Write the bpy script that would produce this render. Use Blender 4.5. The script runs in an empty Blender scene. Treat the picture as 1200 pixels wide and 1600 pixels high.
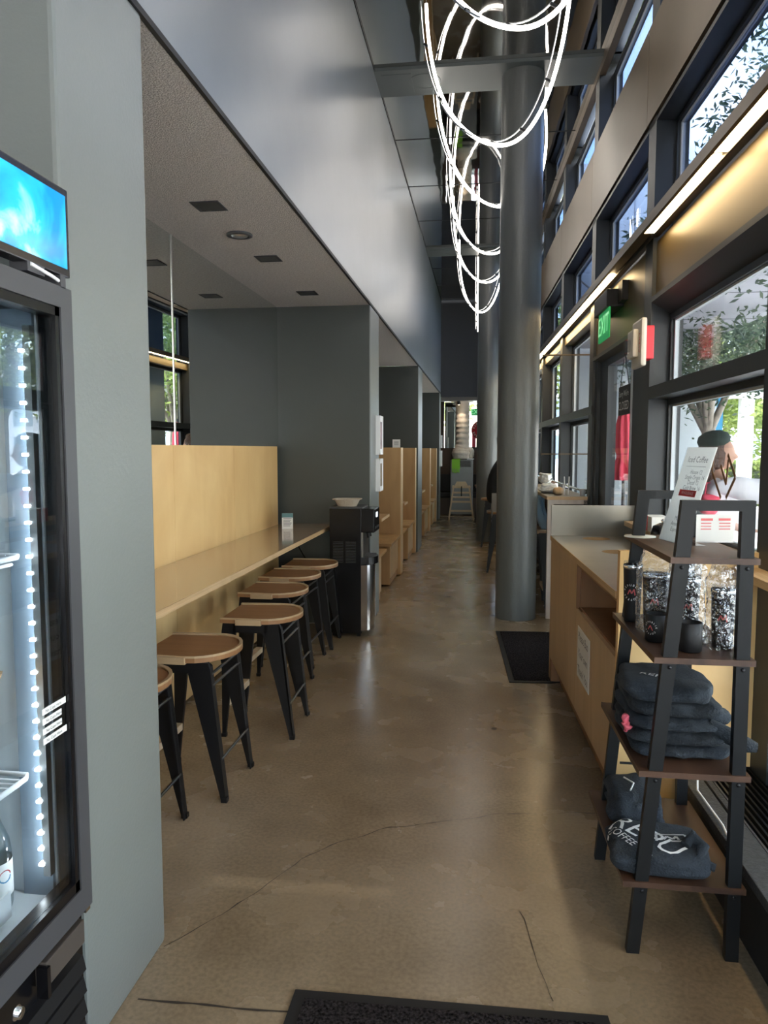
import bpy, bmesh, math, random
from math import sin, cos, pi, radians
from mathutils import Vector, Matrix, noise
random.seed(7)
S = bpy.context.scene
COL = S.collection

# ------------------------------------------------------------------ camera, sky, sun, exposure
cam = bpy.data.cameras.new('camera')
cam.sensor_fit = 'HORIZONTAL'; cam.sensor_width = 36; cam.lens = 36*1160/1200
cam.clip_start = .05; cam.clip_end = 300
co = bpy.data.objects.new('camera', cam); COL.objects.link(co)
co.location = (0, 0, 1.55); co.rotation_euler = (radians(90-4.829), 0, radians(7.681))
S.camera = co
w = bpy.data.worlds.new('sky'); S.world = w; w.use_nodes = True
nt = w.node_tree; bg = nt.nodes['Background']
sky = nt.nodes.new('ShaderNodeTexSky'); sky.sky_type = 'NISHITA'; sky.sun_disc = False
sky.sun_elevation = radians(50); sky.sun_rotation = radians(250); sky.dust_density = 2.5; sky.air_density = 1.0
bg.inputs['Strength'].default_value = .60
tcw = nt.nodes.new('ShaderNodeTexCoord'); cn = nt.nodes.new('ShaderNodeTexNoise'); cn.inputs['Scale'].default_value = 2.6; cn.inputs['Detail'].default_value = 7
cr_ = nt.nodes.new('ShaderNodeValToRGB'); cr_.color_ramp.elements[0].position = .44; cr_.color_ramp.elements[1].position = .68
cmx = nt.nodes.new('ShaderNodeMix'); cmx.data_type = 'RGBA'; cmx.inputs[7].default_value = (4.6, 4.1, 3.45, 1)   # thin bright cloud over blue sky
nt.links.new(tcw.outputs['Generated'], cn.inputs[0]); nt.links.new(cn.outputs[0], cr_.inputs[0]); nt.links.new(cr_.outputs[0], cmx.inputs[0])
nt.links.new(sky.outputs[0], cmx.inputs[6]); nt.links.new(cmx.outputs[2], bg.inputs[0])
sl = bpy.data.lights.new('sun', 'SUN'); sl.energy = 5.0; sl.angle = radians(1.5); sl.color = (1, .95, .87)
so = bpy.data.objects.new('sun', sl); COL.objects.link(so)
so.rotation_euler = Vector((-.30, -.12, 1.0)).to_track_quat('Z', 'Y').to_euler()
vs = S.view_settings
vs.view_transform = 'Standard'; vs.look = 'None'; vs.gamma = 1; vs.use_curve_mapping = False; vs.exposure = 2.05
S.cycles.use_denoising = True
S.cycles.max_bounces = 12; S.cycles.diffuse_bounces = 6; S.cycles.glossy_bounces = 5
S.cycles.transparent_max_bounces = 16; S.cycles.transmission_bounces = 6
S.cycles.sample_clamp_indirect = 6; S.cycles.caustics_reflective = False; S.cycles.caustics_refractive = False

# ------------------------------------------------------------------ frames
W = -.985                        # plane of the left wall
PH = radians(1.990)              # the window front runs at a slight angle to the left wall
PC = radians(2.625)
FM = Matrix.Rotation(PH, 4, 'Z')
CM = Matrix.Translation((.46, 4.829, 0)) @ Matrix.Rotation(PC, 4, 'Z')

# ------------------------------------------------------------------ materials
def mat(name, col, rough=.5, metal=0, spec=.5, emit=None, estr=0, alpha=None, bump=0, bscale=40, var=0, vscale=3, coat=0):
    m = bpy.data.materials.new(name); m.use_nodes = True
    n = m.node_tree; b = n.nodes['Principled BSDF']
    b.inputs['Base Color'].default_value = (*col, 1); b.inputs['Roughness'].default_value = rough
    b.inputs['Metallic'].default_value = metal; b.inputs['Specular IOR Level'].default_value = spec
    b.inputs['Coat Weight'].default_value = coat; b.inputs['Coat Roughness'].default_value = .12
    if emit: b.inputs['Emission Color'].default_value = (*emit, 1); b.inputs['Emission Strength'].default_value = estr
    tc = n.nodes.new('ShaderNodeTexCoord')
    if var:
        t = n.nodes.new('ShaderNodeTexNoise'); t.inputs['Scale'].default_value = vscale; t.inputs['Detail'].default_value = 6
        r = n.nodes.new('ShaderNodeMapRange'); r.inputs[3].default_value = 1-var; r.inputs[4].default_value = 1+var
        r.inputs[1].default_value = .3; r.inputs[2].default_value = .7
        mx = n.nodes.new('ShaderNodeMix'); mx.data_type = 'RGBA'; mx.blend_type = 'MULTIPLY'; mx.inputs[0].default_value = 1
        mx.inputs[6].default_value = (*col, 1)
        n.links.new(tc.outputs['Object'], t.inputs[0]); n.links.new(t.outputs[0], r.inputs[0]); n.links.new(r.outputs[0], mx.inputs[7])
        n.links.new(mx.outputs[2], b.inputs['Base Color'])
    if bump:
        t = n.nodes.new('ShaderNodeTexNoise'); t.inputs['Scale'].default_value = bscale; t.inputs['Detail'].default_value = 4
        bp = n.nodes.new('ShaderNodeBump'); bp.inputs['Strength'].default_value = bump; bp.inputs['Distance'].default_value = .02
        n.links.new(tc.outputs['Object'], t.inputs[0]); n.links.new(t.outputs[0], bp.inputs['Height']); n.links.new(bp.outputs[0], b.inputs['Normal'])
    return m

def wood(name, c1, c2, axis='Z', rough=.4, scale=1.0, streak=14, coat=0):
    m = bpy.data.materials.new(name); m.use_nodes = True
    n = m.node_tree; b = n.nodes['Principled BSDF']; b.inputs['Roughness'].default_value = rough
    b.inputs['Coat Weight'].default_value = coat; b.inputs['Coat Roughness'].default_value = .08
    tc = n.nodes.new('ShaderNodeTexCoord'); mp = n.nodes.new('ShaderNodeMapping')
    s = {'X': (.7, streak, streak), 'Y': (streak, .7, streak), 'Z': (streak, streak, .7)}[axis]
    mp.inputs['Scale'].default_value = [v*scale for v in s]
    t = n.nodes.new('ShaderNodeTexNoise'); t.inputs['Scale'].default_value = 2; t.inputs['Detail'].default_value = 8; t.inputs['Distortion'].default_value = .6
    t2 = n.nodes.new('ShaderNodeTexNoise'); t2.inputs['Scale'].default_value = 1.7*scale; t2.inputs['Detail'].default_value = 5; t2.inputs['Distortion'].default_value = 1.2
    ad = n.nodes.new('ShaderNodeMath'); ad.operation = 'ADD'
    mu = n.nodes.new('ShaderNodeMath'); mu.operation = 'MULTIPLY'; mu.inputs[1].default_value = .5
    cr = n.nodes.new('ShaderNodeValToRGB')
    cr.color_ramp.elements[0].position = .34; cr.color_ramp.elements[0].color = (*c1, 1)
    cr.color_ramp.elements[1].position = .66; cr.color_ramp.elements[1].color = (*c2, 1)
    L = n.links.new
    L(tc.outputs['Object'], mp.inputs[0]); L(mp.outputs[0], t.inputs[0]); L(tc.outputs['Object'], t2.inputs[0])
    L(t.outputs[0], ad.inputs[0]); L(t2.outputs[0], ad.inputs[1]); L(ad.outputs[0], mu.inputs[0]); L(mu.outputs[0], cr.inputs[0])
    L(cr.outputs[0], b.inputs['Base Color'])
    return m

def glass(name, tint=(1, 1, 1), refl=.12, rough=0.0, bump=0, bscale=20):
    m = bpy.data.materials.new(name); m.use_nodes = True
    n = m.node_tree; n.nodes.clear(); L = n.links.new
    o = n.nodes.new('ShaderNodeOutputMaterial'); mx = n.nodes.new('ShaderNodeMixShader')
    tr = n.nodes.new('ShaderNodeBsdfTransparent'); tr.inputs[0].default_value = (*tint, 1)
    gl = n.nodes.new('ShaderNodeBsdfGlossy'); gl.inputs['Roughness'].default_value = rough
    fr = n.nodes.new('ShaderNodeLayerWeight'); fr.inputs[0].default_value = .5
    pw = n.nodes.new('ShaderNodeMath'); pw.operation = 'POWER'; pw.inputs[1].default_value = 5; L(fr.outputs['Facing'], pw.inputs[0])
    ad = n.nodes.new('ShaderNodeMath'); ad.operation = 'MULTIPLY_ADD'; ad.inputs[1].default_value = .6; ad.inputs[2].default_value = refl*.5; ad.use_clamp = True
    L(pw.outputs[0], ad.inputs[0]); L(ad.outputs[0], mx.inputs[0]); L(tr.outputs[0], mx.inputs[1]); L(gl.outputs[0], mx.inputs[2]); L(mx.outputs[0], o.inputs[0])
    if bump:
        tc = n.nodes.new('ShaderNodeTexCoord'); t = n.nodes.new('ShaderNodeTexNoise'); t.inputs['Scale'].default_value = bscale
        bp = n.nodes.new('ShaderNodeBump'); bp.inputs['Strength'].default_value = bump; bp.inputs['Distance'].default_value = .03
        L(tc.outputs['Object'], t.inputs[0]); L(t.outputs[0], bp.inputs['Height']); L(bp.outputs[0], gl.inputs['Normal'])
    return m

def mirror(name, col, rough, bump=0, bscale=1.0):
    m = mat(name, col, rough, metal=1)
    if bump:
        n = m.node_tree; b = n.nodes['Principled BSDF']; L = n.links.new
        tc = n.nodes.new('ShaderNodeTexCoord'); mp = n.nodes.new('ShaderNodeMapping'); mp.inputs['Scale'].default_value = (.9, 1.6, 1)
        t = n.nodes.new('ShaderNodeTexNoise'); t.inputs['Scale'].default_value = bscale; t.inputs['Detail'].default_value = 1
        bp = n.nodes.new('ShaderNodeBump'); bp.inputs['Strength'].default_value = bump; bp.inputs['Distance'].default_value = .1
        L(tc.outputs['Object'], mp.inputs[0]); L(mp.outputs[0], t.inputs[0]); L(t.outputs[0], bp.inputs['Height']); L(bp.outputs[0], b.inputs['Normal'])
    return m

def concrete():
    m = bpy.data.materials.new('polished_concrete'); m.use_nodes = True
    n = m.node_tree; b = n.nodes['Principled BSDF']; L = n.links.new
    tc = n.nodes.new('ShaderNodeTexCoord')
    def N(s, d, dist=0):
        t = n.nodes.new('ShaderNodeTexNoise'); t.inputs['Scale'].default_value = s; t.inputs['Detail'].default_value = d; t.inputs['Distortion'].default_value = dist
        L(mpf.outputs[0], t.inputs[0]); return t
    mpf = n.nodes.new('ShaderNodeMapping'); mpf.inputs['Location'].default_value = (.13, .21, .371); L(tc.outputs['Object'], mpf.inputs[0])
    a = N(.9, 5, 0); f = N(3.2, 6, .0); g = N(70, 5)
    c1 = n.nodes.new('ShaderNodeValToRGB'); e = c1.color_ramp.elements
    e[0].position = .32; e[0].color = (.235, .172, .103, 1); e[1].position = .68; e[1].color = (.345, .275, .190, 1)
    c2 = n.nodes.new('ShaderNodeValToRGB'); e = c2.color_ramp.elements
    e[0].position = .15; e[0].color = (.72, .70, .68, 1); e[1].position = .85; e[1].color = (1.22, 1.22, 1.22, 1)
    c3 = n.nodes.new('ShaderNodeValToRGB'); e = c3.color_ramp.elements
    e[0].position = .3; e[0].color = (.8, .8, .8, 1); e[1].position = .62; e[1].color = (1.05, 1.05, 1.05, 1)
    L(a.outputs[0], c1.inputs[0]); L(f.outputs[0], c2.inputs[0]); L(g.outputs[0], c3.inputs[0])
    m1 = n.nodes.new('ShaderNodeMix'); m1.data_type = 'RGBA'; m1.blend_type = 'MULTIPLY'; m1.inputs[0].default_value = 1
    m2 = n.nodes.new('ShaderNodeMix'); m2.data_type = 'RGBA'; m2.blend_type = 'MULTIPLY'; m2.inputs[0].default_value = 1
    L(c1.outputs[0], m1.inputs[6]); L(c2.outputs[0], m1.inputs[7]); L(m1.outputs[2], m2.inputs[6]); L(c3.outputs[0], m2.inputs[7])
    L(m2.outputs[2], b.inputs['Base Color'])
    r = n.nodes.new('ShaderNodeMapRange'); r.inputs[3].default_value = .16; r.inputs[4].default_value = .36
    L(f.outputs[0], r.inputs[0]); L(r.outputs[0], b.inputs['Roughness'])
    bp = n.nodes.new('ShaderNodeBump'); bp.inputs['Strength'].default_value = .12; bp.inputs['Distance'].default_value = .01
    L(f.outputs[0], bp.inputs['Height']); L(bp.outputs[0], b.inputs['Normal'])
    return m

M = {}
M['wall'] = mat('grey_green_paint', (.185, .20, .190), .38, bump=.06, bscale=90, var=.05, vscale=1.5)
M['wall_niche'] = mat('shade_darkened_grey_paint', (.055, .062, .056), .42, bump=.06, bscale=90, var=.06, vscale=1.2)  # grey darkened to carry the niche shade; the niche back wall shares it
M['fascia'] = mat('fascia_grey_paint', (.165, .190, .212), .30, bump=.03, bscale=6, var=.04)
M['bulk'] = mat('navy_black_paint', (.016, .020, .026), .5)
M['reveal'] = mat('black_reveal', (.006, .006, .006), .6)
M['soffit'] = mat('textured_acoustic_plaster', (.60, .55, .50), .95, bump=.9, bscale=140, var=.16, vscale=70)
M['floor'] = concrete()
M['ceil'] = mirror('stretched_mirror_film', (.52, .51, .49), .03, bump=.022, bscale=1.6)
M['beam'] = mat('beam_grey_paint', (.10, .115, .112), .45)
M['column'] = mat('column_grey_paint', (.125, .13, .125), .36, bump=.12, bscale=60, var=.05, vscale=2)
M['mirror'] = mirror('wall_mirror', (.72, .76, .74), .0)
M['silver'] = mat('bright_aluminium', (.75, .75, .75), .3, 1)
M['ply'] = wood('birch_plywood', (.70, .42, .16), (.86, .60, .28), 'Z', .35, .8, 2.2)
M['plyY'] = wood('birch_plywood_bar_top', (.33, .235, .145), (.42, .30, .19), 'Y', .14, .6, 8, coat=.6)
M['plyedge'] = wood('plywood_edge', (.42, .27, .13), (.66, .46, .25), 'Y', .5, 1, 60)
M['booth'] = wood('booth_plywood', (.40, .23, .095), (.55, .34, .15), 'Z', .45, .7, 6)
M['boothl'] = wood('pale_booth_plywood', (.60, .43, .24), (.72, .55, .34), 'Z', .5, .7, 6)
M['cab'] = wood('cabinet_plywood', (.47, .30, .15), (.60, .41, .23), 'Z', .4, .8, 7)
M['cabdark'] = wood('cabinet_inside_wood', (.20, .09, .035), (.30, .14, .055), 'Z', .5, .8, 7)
M['seat'] = wood('stool_seat_oak', (.25, .12, .05), (.36, .19, .085), 'X', .38, 1, 14)
M['seatedge'] = wood('stool_edge_oak', (.42, .29, .16), (.54, .40, .24), 'X', .45, 1, 14)
M['blackm'] = mat('black_steel', (.006, .006, .007), .45, spec=.35)
M['rod'] = mat('brushed_rod', (.16, .165, .175), .3, 1)
M['frame'] = mat('charcoal_window_metal', (.026, .030, .033), .42, 0, .4)
M['bronze'] = mat('bronze_panel', (.125, .088, .052), .42, .45, var=.12, vscale=2)
M['gold'] = mat('warm_bronze_panel', (.125, .088, .036), .40, .35, var=.08, vscale=2)
M['gasket'] = mat('white_window_gasket', (.55, .58, .6), .5)
M['glass'] = glass('window_glass', (.93, .96, .97), .09)
M['uglass'] = glass('sky_dimming_glass', (.46, .52, .62), .12)  # tint added so the upper panes hold down the overbright sky
M['fglass'] = glass('fridge_glass', (.86, .9, .92), .16)
M['clear'] = glass('clear_acrylic', (.95, .96, .97), .1)
M['wrap'] = glass('clear_plastic_wrap', (.90, .91, .93), .45, .10, 1.0, 45)
M['strip'] = mat('warm_light_strip', (1, .9, .7), .5, emit=(1, .74, .40), estr=7)
M['neon'] = mat('white_neon', (1, 1, 1), .5, emit=(1, .93, .84), estr=5)
M['steel'] = mat('brushed_stainless', (.27, .255, .225), .30, 1, var=.06, vscale=8)
M['steel2'] = mat('polished_stainless', (.62, .62, .63), .2, 1)
M['black'] = mat('black_plastic', (.004, .004, .005), .25, spec=.4)
M['blackmatte'] = mat('matte_black', (.006, .006, .007), .5, spec=.35)
M['dgrey'] = mat('dark_grey', (.05, .05, .055), .5)
M['mat'] = mat('black_door_mat', (.034, .029, .030), 1.0, spec=.05, bump=1.0, bscale=200, var=1.0, vscale=110)
M['rubber'] = mat('mat_rubber_edge', (.012, .012, .013), .6, spec=.3)
M['white'] = mat('white', (.8, .8, .8), .5)
M['paper'] = mat('paper_white', (.78, .78, .76), .7)
def backlit(m, k=.5):
    n = m.node_tree; b = n.nodes['Principled BSDF']; o = n.nodes['Material Output']
    t = n.nodes.new('ShaderNodeBsdfTranslucent'); t.inputs[0].default_value = (.9, .9, .88, 1)
    x = n.nodes.new('ShaderNodeMixShader'); x.inputs[0].default_value = k
    n.links.new(b.outputs[0], x.inputs[1]); n.links.new(t.outputs[0], x.inputs[2]); n.links.new(x.outputs[0], o.inputs[0]); return m
M['thinpaper'] = backlit(mat('thin_translucent_paper', (.85, .85, .83), .7), .55)
M['pulp'] = mat('moulded_pulp', (.50, .42, .33), .95, bump=.5, bscale=90)
M['red'] = mat('red_plastic', (.62, .03, .05), .4)
M['redcloth'] = mat('pink_red_canvas', (.85, .09, .15), .8)
M['green'] = mat('lime_green_cloth', (.22, .50, .04), .8)
M['exit'] = mat('exit_green_lit', (.02, .5, .12), .3, emit=(.03, .75, .20), estr=.05)
M['exitt'] = mat('exit_letters', (.5, 1, .6), .3, emit=(.35, 1, .5), estr=.15)
M['shelfwood'] = wood('rustic_brown_board', (.022, .010, .006), (.105, .052, .030), 'Y', .42, 1.2, 5)
M['shelfedge'] = wood('rustic_brown_edge', (.07, .035, .018), (.14, .075, .04), 'Y', .5, 1.2, 5)
M['ladder'] = mat('ladder_black_metal', (.006, .007, .008), .42, spec=.3)
M['navy'] = mat('washed_navy_fleece', (.020, .027, .036), .95, bump=.5, bscale=160, var=.22, vscale=14)
M['navy2'] = mat('charcoal_navy_fleece', (.015, .020, .026), .95, bump=.5, bscale=160, var=.22, vscale=14)
M['stone'] = mat('dark_grey_stone', (.040, .044, .048), .6, bump=.25, bscale=120, var=.35, vscale=60)
M['grout'] = mat('near_black_base', (.012, .012, .012), .6)
M['crack'] = mat('crack_dark', (.035, .025, .017), .9)
M['cardboard'] = mat('cardboard', (.38, .24, .13), .8)
M['screenframe'] = mat('screen_bezel', (.01, .01, .012), .25)
M['fridgeframe'] = mat('fridge_charcoal_frame', (.065, .066, .072), .4, .2)
M['fridgein'] = mat('fridge_white_liner', (.55, .60, .62), .4)
M['fridgeinb'] = mat('fridge_blue_grey_edge', (.16, .21, .26), .4)
M['led'] = mat('cool_white_led', (1, 1, 1), .5, emit=(.90, .96, 1), estr=14)
M['wire'] = mat('white_coated_wire', (.75, .77, .78), .4)
M['bottle'] = glass('clear_bottle', (.80, .86, .88), .16)
M['skin'] = mat('skin', (.50, .28, .20), .5)
M['hair'] = mat('auburn_brown_hair', (.05, .018, .010), .5, bump=.6, bscale=60)
M['beret'] = mat('dark_green_felt', (.018, .030, .025), .9)
M['blouse'] = mat('white_cotton', (.80, .78, .82), .8)
M['ltblue'] = mat('light_blue_cotton', (.33, .52, .70), .85)
M['blackcloth'] = mat('black_cloth', (.010, .011, .013), .9)
M['greycloth'] = mat('grey_cloth', (.30, .30, .30), .9)
M['denim'] = mat('denim', (.07, .12, .22), .9)
M['khaki'] = mat('khaki_cloth', (.30, .24, .16), .9)
M['bark'] = mat('pale_tree_bark', (.27, .235, .20), .9, bump=.8, bscale=20, var=.3, vscale=9)
M['plaza'] = mat('pale_plaza_paving', (.62, .60, .57), .8, var=.08, vscale=2)
M['bldg'] = mat('pale_building_panel', (.56, .62, .68), .6)
M['canopy'] = mat('grey_lilac_canopy_panel', (.46, .46, .52), .7, var=.05)
M['whitep'] = mat('white_painted_steel', (.75, .76, .78), .5)
M['blueb'] = mat('blue_banner', (.05, .30, .55), .6)
M['decal'] = mat('brown_decal', (.26, .13, .055), .6)
M['letter'] = mat('white_print', (.85, .85, .85), .6)
M['ink'] = mat('dark_ink', (.05, .05, .05), .7)
M['redprint'] = mat('dull_red_print', (.55, .10, .10), .6)
M['highchair'] = wood('pale_beech', (.60, .44, .27), (.74, .58, .40), 'Z', .5, 1, 10)
M['duct'] = mat('white_duct_sleeve', (.56, .51, .45), .75, bump=.4, bscale=30)
M['acbody'] = mat('silver_grey_plastic', (.26, .27, .28), .45)
M['panelbrown'] = wood('dark_brown_veneer', (.055, .034, .024), (.085, .055, .038), 'Z', .5, .7, 5)
M['whitewash'] = wood('whitewashed_wood', (.52, .45, .40), (.68, .61, .55), 'Z', .6, 1, 12)
M['amber'] = mat('yellow_poster', (.65, .42, .06), .6)

def leafmat(name, c1, c2):
    m = bpy.data.materials.new(name); m.use_nodes = True
    n = m.node_tree; b = n.nodes['Principled BSDF']; b.inputs['Roughness'].default_value = .5
    tc = n.nodes.new('ShaderNodeTexCoord'); t = n.nodes.new('ShaderNodeTexNoise'); t.inputs['Scale'].default_value = 2.2
    cr = n.nodes.new('ShaderNodeValToRGB'); cr.color_ramp.elements[0].position = .35; cr.color_ramp.elements[1].position = .65
    cr.color_ramp.elements[0].color = (*c1, 1); cr.color_ramp.elements[1].color = (*c2, 1)
    L = n.links.new; L(tc.outputs['Object'], t.inputs[0]); L(t.outputs[0], cr.inputs[0]); L(cr.outputs[0], b.inputs['Base Color'])
    tl = n.nodes.new('ShaderNodeBsdfTranslucent'); L(cr.outputs[0], tl.inputs[0])
    mx = n.nodes.new('ShaderNodeMixShader'); mx.inputs[0].default_value = .4
    out = n.nodes['Material Output']; L(b.outputs[0], mx.inputs[1]); L(tl.outputs[0], mx.inputs[2]); L(mx.outputs[0], out.inputs[0])
    return m
M['leaf'] = leafmat('sunlit_leaves', (.13, .20, .05), (.36, .44, .13))
M['leafd'] = leafmat('grey_green_leaves', (.04, .07, .05), (.12, .17, .10))

def screen_mat():
    m = bpy.data.materials.new('screen_sky_picture'); m.use_nodes = True
    n = m.node_tree; b = n.nodes['Principled BSDF']; L = n.links.new
    tc = n.nodes.new('ShaderNodeTexCoord'); t = n.nodes.new('ShaderNodeTexNoise'); t.inputs['Scale'].default_value = 7; t.inputs['Detail'].default_value = 7; t.inputs['Distortion'].default_value = .6
    cr = n.nodes.new('ShaderNodeValToRGB'); e = cr.color_ramp.elements
    e[0].position = .40; e[0].color = (.0, .22, .60, 1); e[1].position = .66; e[1].color = (.55, .80, .90, 1)
    x = e.new(.54); x.color = (.01, .42, .80, 1)
    L(tc.outputs['Object'], t.inputs[0]); L(t.outputs[0], cr.inputs[0])
    L(cr.outputs[0], b.inputs['Emission Color']); b.inputs['Emission Strength'].default_value = .5; b.inputs['Base Color'].default_value = (.01, .01, .01, 1)
    b.inputs['Roughness'].default_value = .15
    return m
M['screen'] = screen_mat()

# ------------------------------------------------------------------ mesh helpers
class MB:
    def __init__(s): s.v = []; s.f = []; s.mi = []; s.sm = []
    def add(s, vs, fs, m=0, smooth=False):
        b = len(s.v); s.v += [Vector(v) for v in vs]
        for f in fs: s.f.append([b+i for i in f]); s.mi.append(m); s.sm.append(smooth)
        return s
    def box(s, x0, x1, y0, y1, z0, z1, m=0, bev=0):
        if bev:
            bm = bmesh.new(); bmesh.ops.create_cube(bm, size=1)
            for v in bm.verts: v.co = Vector(((x0+x1)/2+v.co.x*(x1-x0), (y0+y1)/2+v.co.y*(y1-y0), (z0+z1)/2+v.co.z*(z1-z0)))
            bmesh.ops.bevel(bm, geom=bm.edges[:], offset=bev, segments=2, affect='EDGES', profile=.6)
            bm.verts.index_update()
            s.add([v.co.copy() for v in bm.verts], [[v.index for v in f.verts] for f in bm.faces], m); bm.free(); return s
        v = [(x0, y0, z0), (x1, y0, z0), (x1, y1, z0), (x0, y1, z0), (x0, y0, z1), (x1, y0, z1), (x1, y1, z1), (x0, y1, z1)]
        return s.add(v, [(0, 3, 2, 1), (4, 5, 6, 7), (0, 1, 5, 4), (1, 2, 6, 5), (2, 3, 7, 6), (3, 0, 4, 7)], m)
    def bar(s, a, b, w, h=None, m=0, up=(0, 0, 1), w2=None, h2=None):
        a = Vector(a); b = Vector(b); h = h or w; w2 = w2 or w; h2 = h2 or h
        d = (b-a).normalized(); u = Vector(up)
        if abs(d.dot(u)) > .98: u = Vector((0, 1, 0))
        x = d.cross(u).normalized(); y = x.cross(d)
        v = [a-x*w/2-y*h/2, a+x*w/2-y*h/2, a+x*w/2+y*h/2, a-x*w/2+y*h/2, b-x*w2/2-y*h2/2, b+x*w2/2-y*h2/2, b+x*w2/2+y*h2/2, b-x*w2/2+y*h2/2]
        return s.add(v, [(0, 3, 2, 1), (4, 5, 6, 7), (0, 1, 5, 4), (1, 2, 6, 5), (2, 3, 7, 6), (3, 0, 4, 7)], m)
    def tube(s, pts, r, seg=10, m=0, closed=False, cap=True):
        pts = [Vector(p) for p in pts]; n = len(pts); rr = r if isinstance(r, (list, tuple)) else [r]*n
        vs = []; px = None
        for i, p in enumerate(pts):
            if closed: d = pts[(i+1) % n]-pts[i-1]
            else: d = pts[min(i+1, n-1)]-pts[max(i-1, 0)]
            d.normalize()
            if px is None:
                u = Vector((0, 0, 1)) if abs(d.z) < .9 else Vector((1, 0, 0)); px = d.cross(u).normalized()
            else: px = (px-d*px.dot(d)).normalized()
            py = d.cross(px)
            for k in range(seg):
                a = 2*pi*k/seg; vs.append(p+px*cos(a)*rr[i]+py*sin(a)*rr[i])
        fs = []
        for i in range(n if closed else n-1):
            j = (i+1) % n
            for k in range(seg):
                k2 = (k+1) % seg; fs.append((i*seg+k, i*seg+k2, j*seg+k2, j*seg+k))
        s.add(vs, fs, m, True)
        if cap and not closed:
            s.add(vs[:seg], [list(range(seg))[::-1]], m); s.add(vs[-seg:], [list(range(seg))], m)
        return s
    def lathe(s, prof, seg=32, m=0, c=(0, 0, 0), smooth=True, a0=0, a1=2*pi):
        full = abs(a1-a0-2*pi) < 1e-6; n = seg if full else seg+1; vs = []
        for r, z in prof:
            for k in range(n):
                a = a0+(a1-a0)*k/seg; vs.append((c[0]+r*cos(a), c[1]+r*sin(a), c[2]+z))
        fs = []
        for i in range(len(prof)-1):
            for k in range(seg):
                k2 = (k+1) % n; fs.append((i*n+k, i*n+k2, (i+1)*n+k2, (i+1)*n+k))
        return s.add(vs, fs, m, smooth)
    def prism(s, poly, axis, d0, d1, m=0):
        # poly: list of 2D points; axis: extrude along 'X','Y' or 'Z'
        def P(a, b, d): return {'X': (d, a, b), 'Y': (a, d, b), 'Z': (a, b, d)}[axis]
        n = len(poly); v = [P(a, b, d0) for a, b in poly]+[P(a, b, d1) for a, b in poly]
        f = [list(range(n))[::-1], [n+i for i in range(n)]]+[(i, (i+1) % n, n+(i+1) % n, n+i) for i in range(n)]
        return s.add(v, f, m)
    def quad(s, a, b, c, d, m=0): return s.add([a, b, c, d], [(0, 1, 2, 3)], m)
    def xf(s, Mx): s.v = [Mx @ v for v in s.v]; return s
    def fn(s, f): s.v = [Vector(f(v)) for v in s.v]; return s
    def join(s, o, m=None):
        b = len(s.v); s.v += o.v; s.f += [[b+i for i in f] for f in o.f]; s.mi += [m if m is not None else k for k in o.mi]; s.sm += o.sm; return s

def obj(name, mb, mats, parent=None, Mx=None, fix=True):
    if Mx is not None: mb.xf(Mx)
    me = bpy.data.meshes.new(name); me.from_pydata([tuple(v) for v in mb.v], [], mb.f)
    for p, k, sm in zip(me.polygons, mb.mi, mb.sm): p.material_index = k; p.use_smooth = sm
    if not isinstance(mats, (list, tuple)): mats = [mats]
    for m in mats: me.materials.append(M[m] if isinstance(m, str) else m)
    if fix:
        bm = bmesh.new(); bm.from_mesh(me); bmesh.ops.recalc_face_normals(bm, faces=bm.faces[:]); bm.to_mesh(me); bm.free()
    me.update()
    o = bpy.data.objects.new(name, me); COL.objects.link(o)
    if parent: o.parent = parent
    return o
def tag(o, label=None, cat=None, group=None, kind=None):
    if label: o['label'] = label
    if cat: o['category'] = cat
    if group: o['group'] = group
    if kind: o['kind'] = kind
    return o
def struct(name, mb, mats, label=None, Mx=None, parent=None):
    o = obj(name, mb, mats, parent, Mx)
    if not parent: o['kind'] = 'structure'
    if label: o['label'] = label; o['category'] = name.split('_')[0]
    return o
def thing(name, label, cat, loc=(0, 0, 0), rz=0, group=None, kind=None):
    o = bpy.data.objects.new(name, None); COL.objects.link(o); o.empty_display_size = .1
    o.location = loc; o.rotation_euler = (0, 0, rz)
    return tag(o, label, cat, group, kind)
def floc(u, s, z=0): return tuple(FM @ Vector((u, s, z)))
def fthing(name, label, cat, u, s, z, group=None, kind=None): return thing(name, label, cat, floc(u, s, z), PH, group, kind)
def copy_tree(o, parent=None):
    c = o.copy(); COL.objects.link(c); c.parent = parent
    for ch in [x for x in bpy.data.objects if x.parent == o]: copy_tree(ch, c)
    return c
def place(o, loc, rz, label): o.location = loc; o.rotation_euler = (0, 0, rz); o['label'] = label; return o

def textmb(body, size, f=None, m=0, ext=0.0, space=1.0, align='CENTER', line=1.0):
    cu = bpy.data.curves.new('t', 'FONT'); cu.body = body; cu.size = size; cu.align_x = align; cu.align_y = 'CENTER'
    cu.space_character = space; cu.space_line = line; cu.extrude = ext; cu.resolution_u = 2
    ob = bpy.data.objects.new('t', cu); COL.objects.link(ob)
    bpy.context.view_layer.update()
    me = bpy.data.meshes.new_from_object(ob.evaluated_get(bpy.context.evaluated_depsgraph_get()))
    mb = MB(); mb.add([v.co.copy() for v in me.vertices], [list(p.vertices) for p in me.polygons], m)
    bpy.data.objects.remove(ob); bpy.data.curves.remove(cu); bpy.data.meshes.remove(me)
    if f: mb.fn(f)
    return mb
def ring_text(body, rad, size, f, a0=pi*.9, step=-.4, m=0):
    mb = MB()
    for i, ch in enumerate(body):
        if ch == ' ': continue
        a = a0+step*i; t = textmb(ch, size, m=m)
        R = Matrix.Translation((rad*cos(a), rad*sin(a), 0)) @ Matrix.Rotation(a-pi/2, 4, 'Z')
        mb.join(t.xf(R))
    return mb.fn(f)
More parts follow.
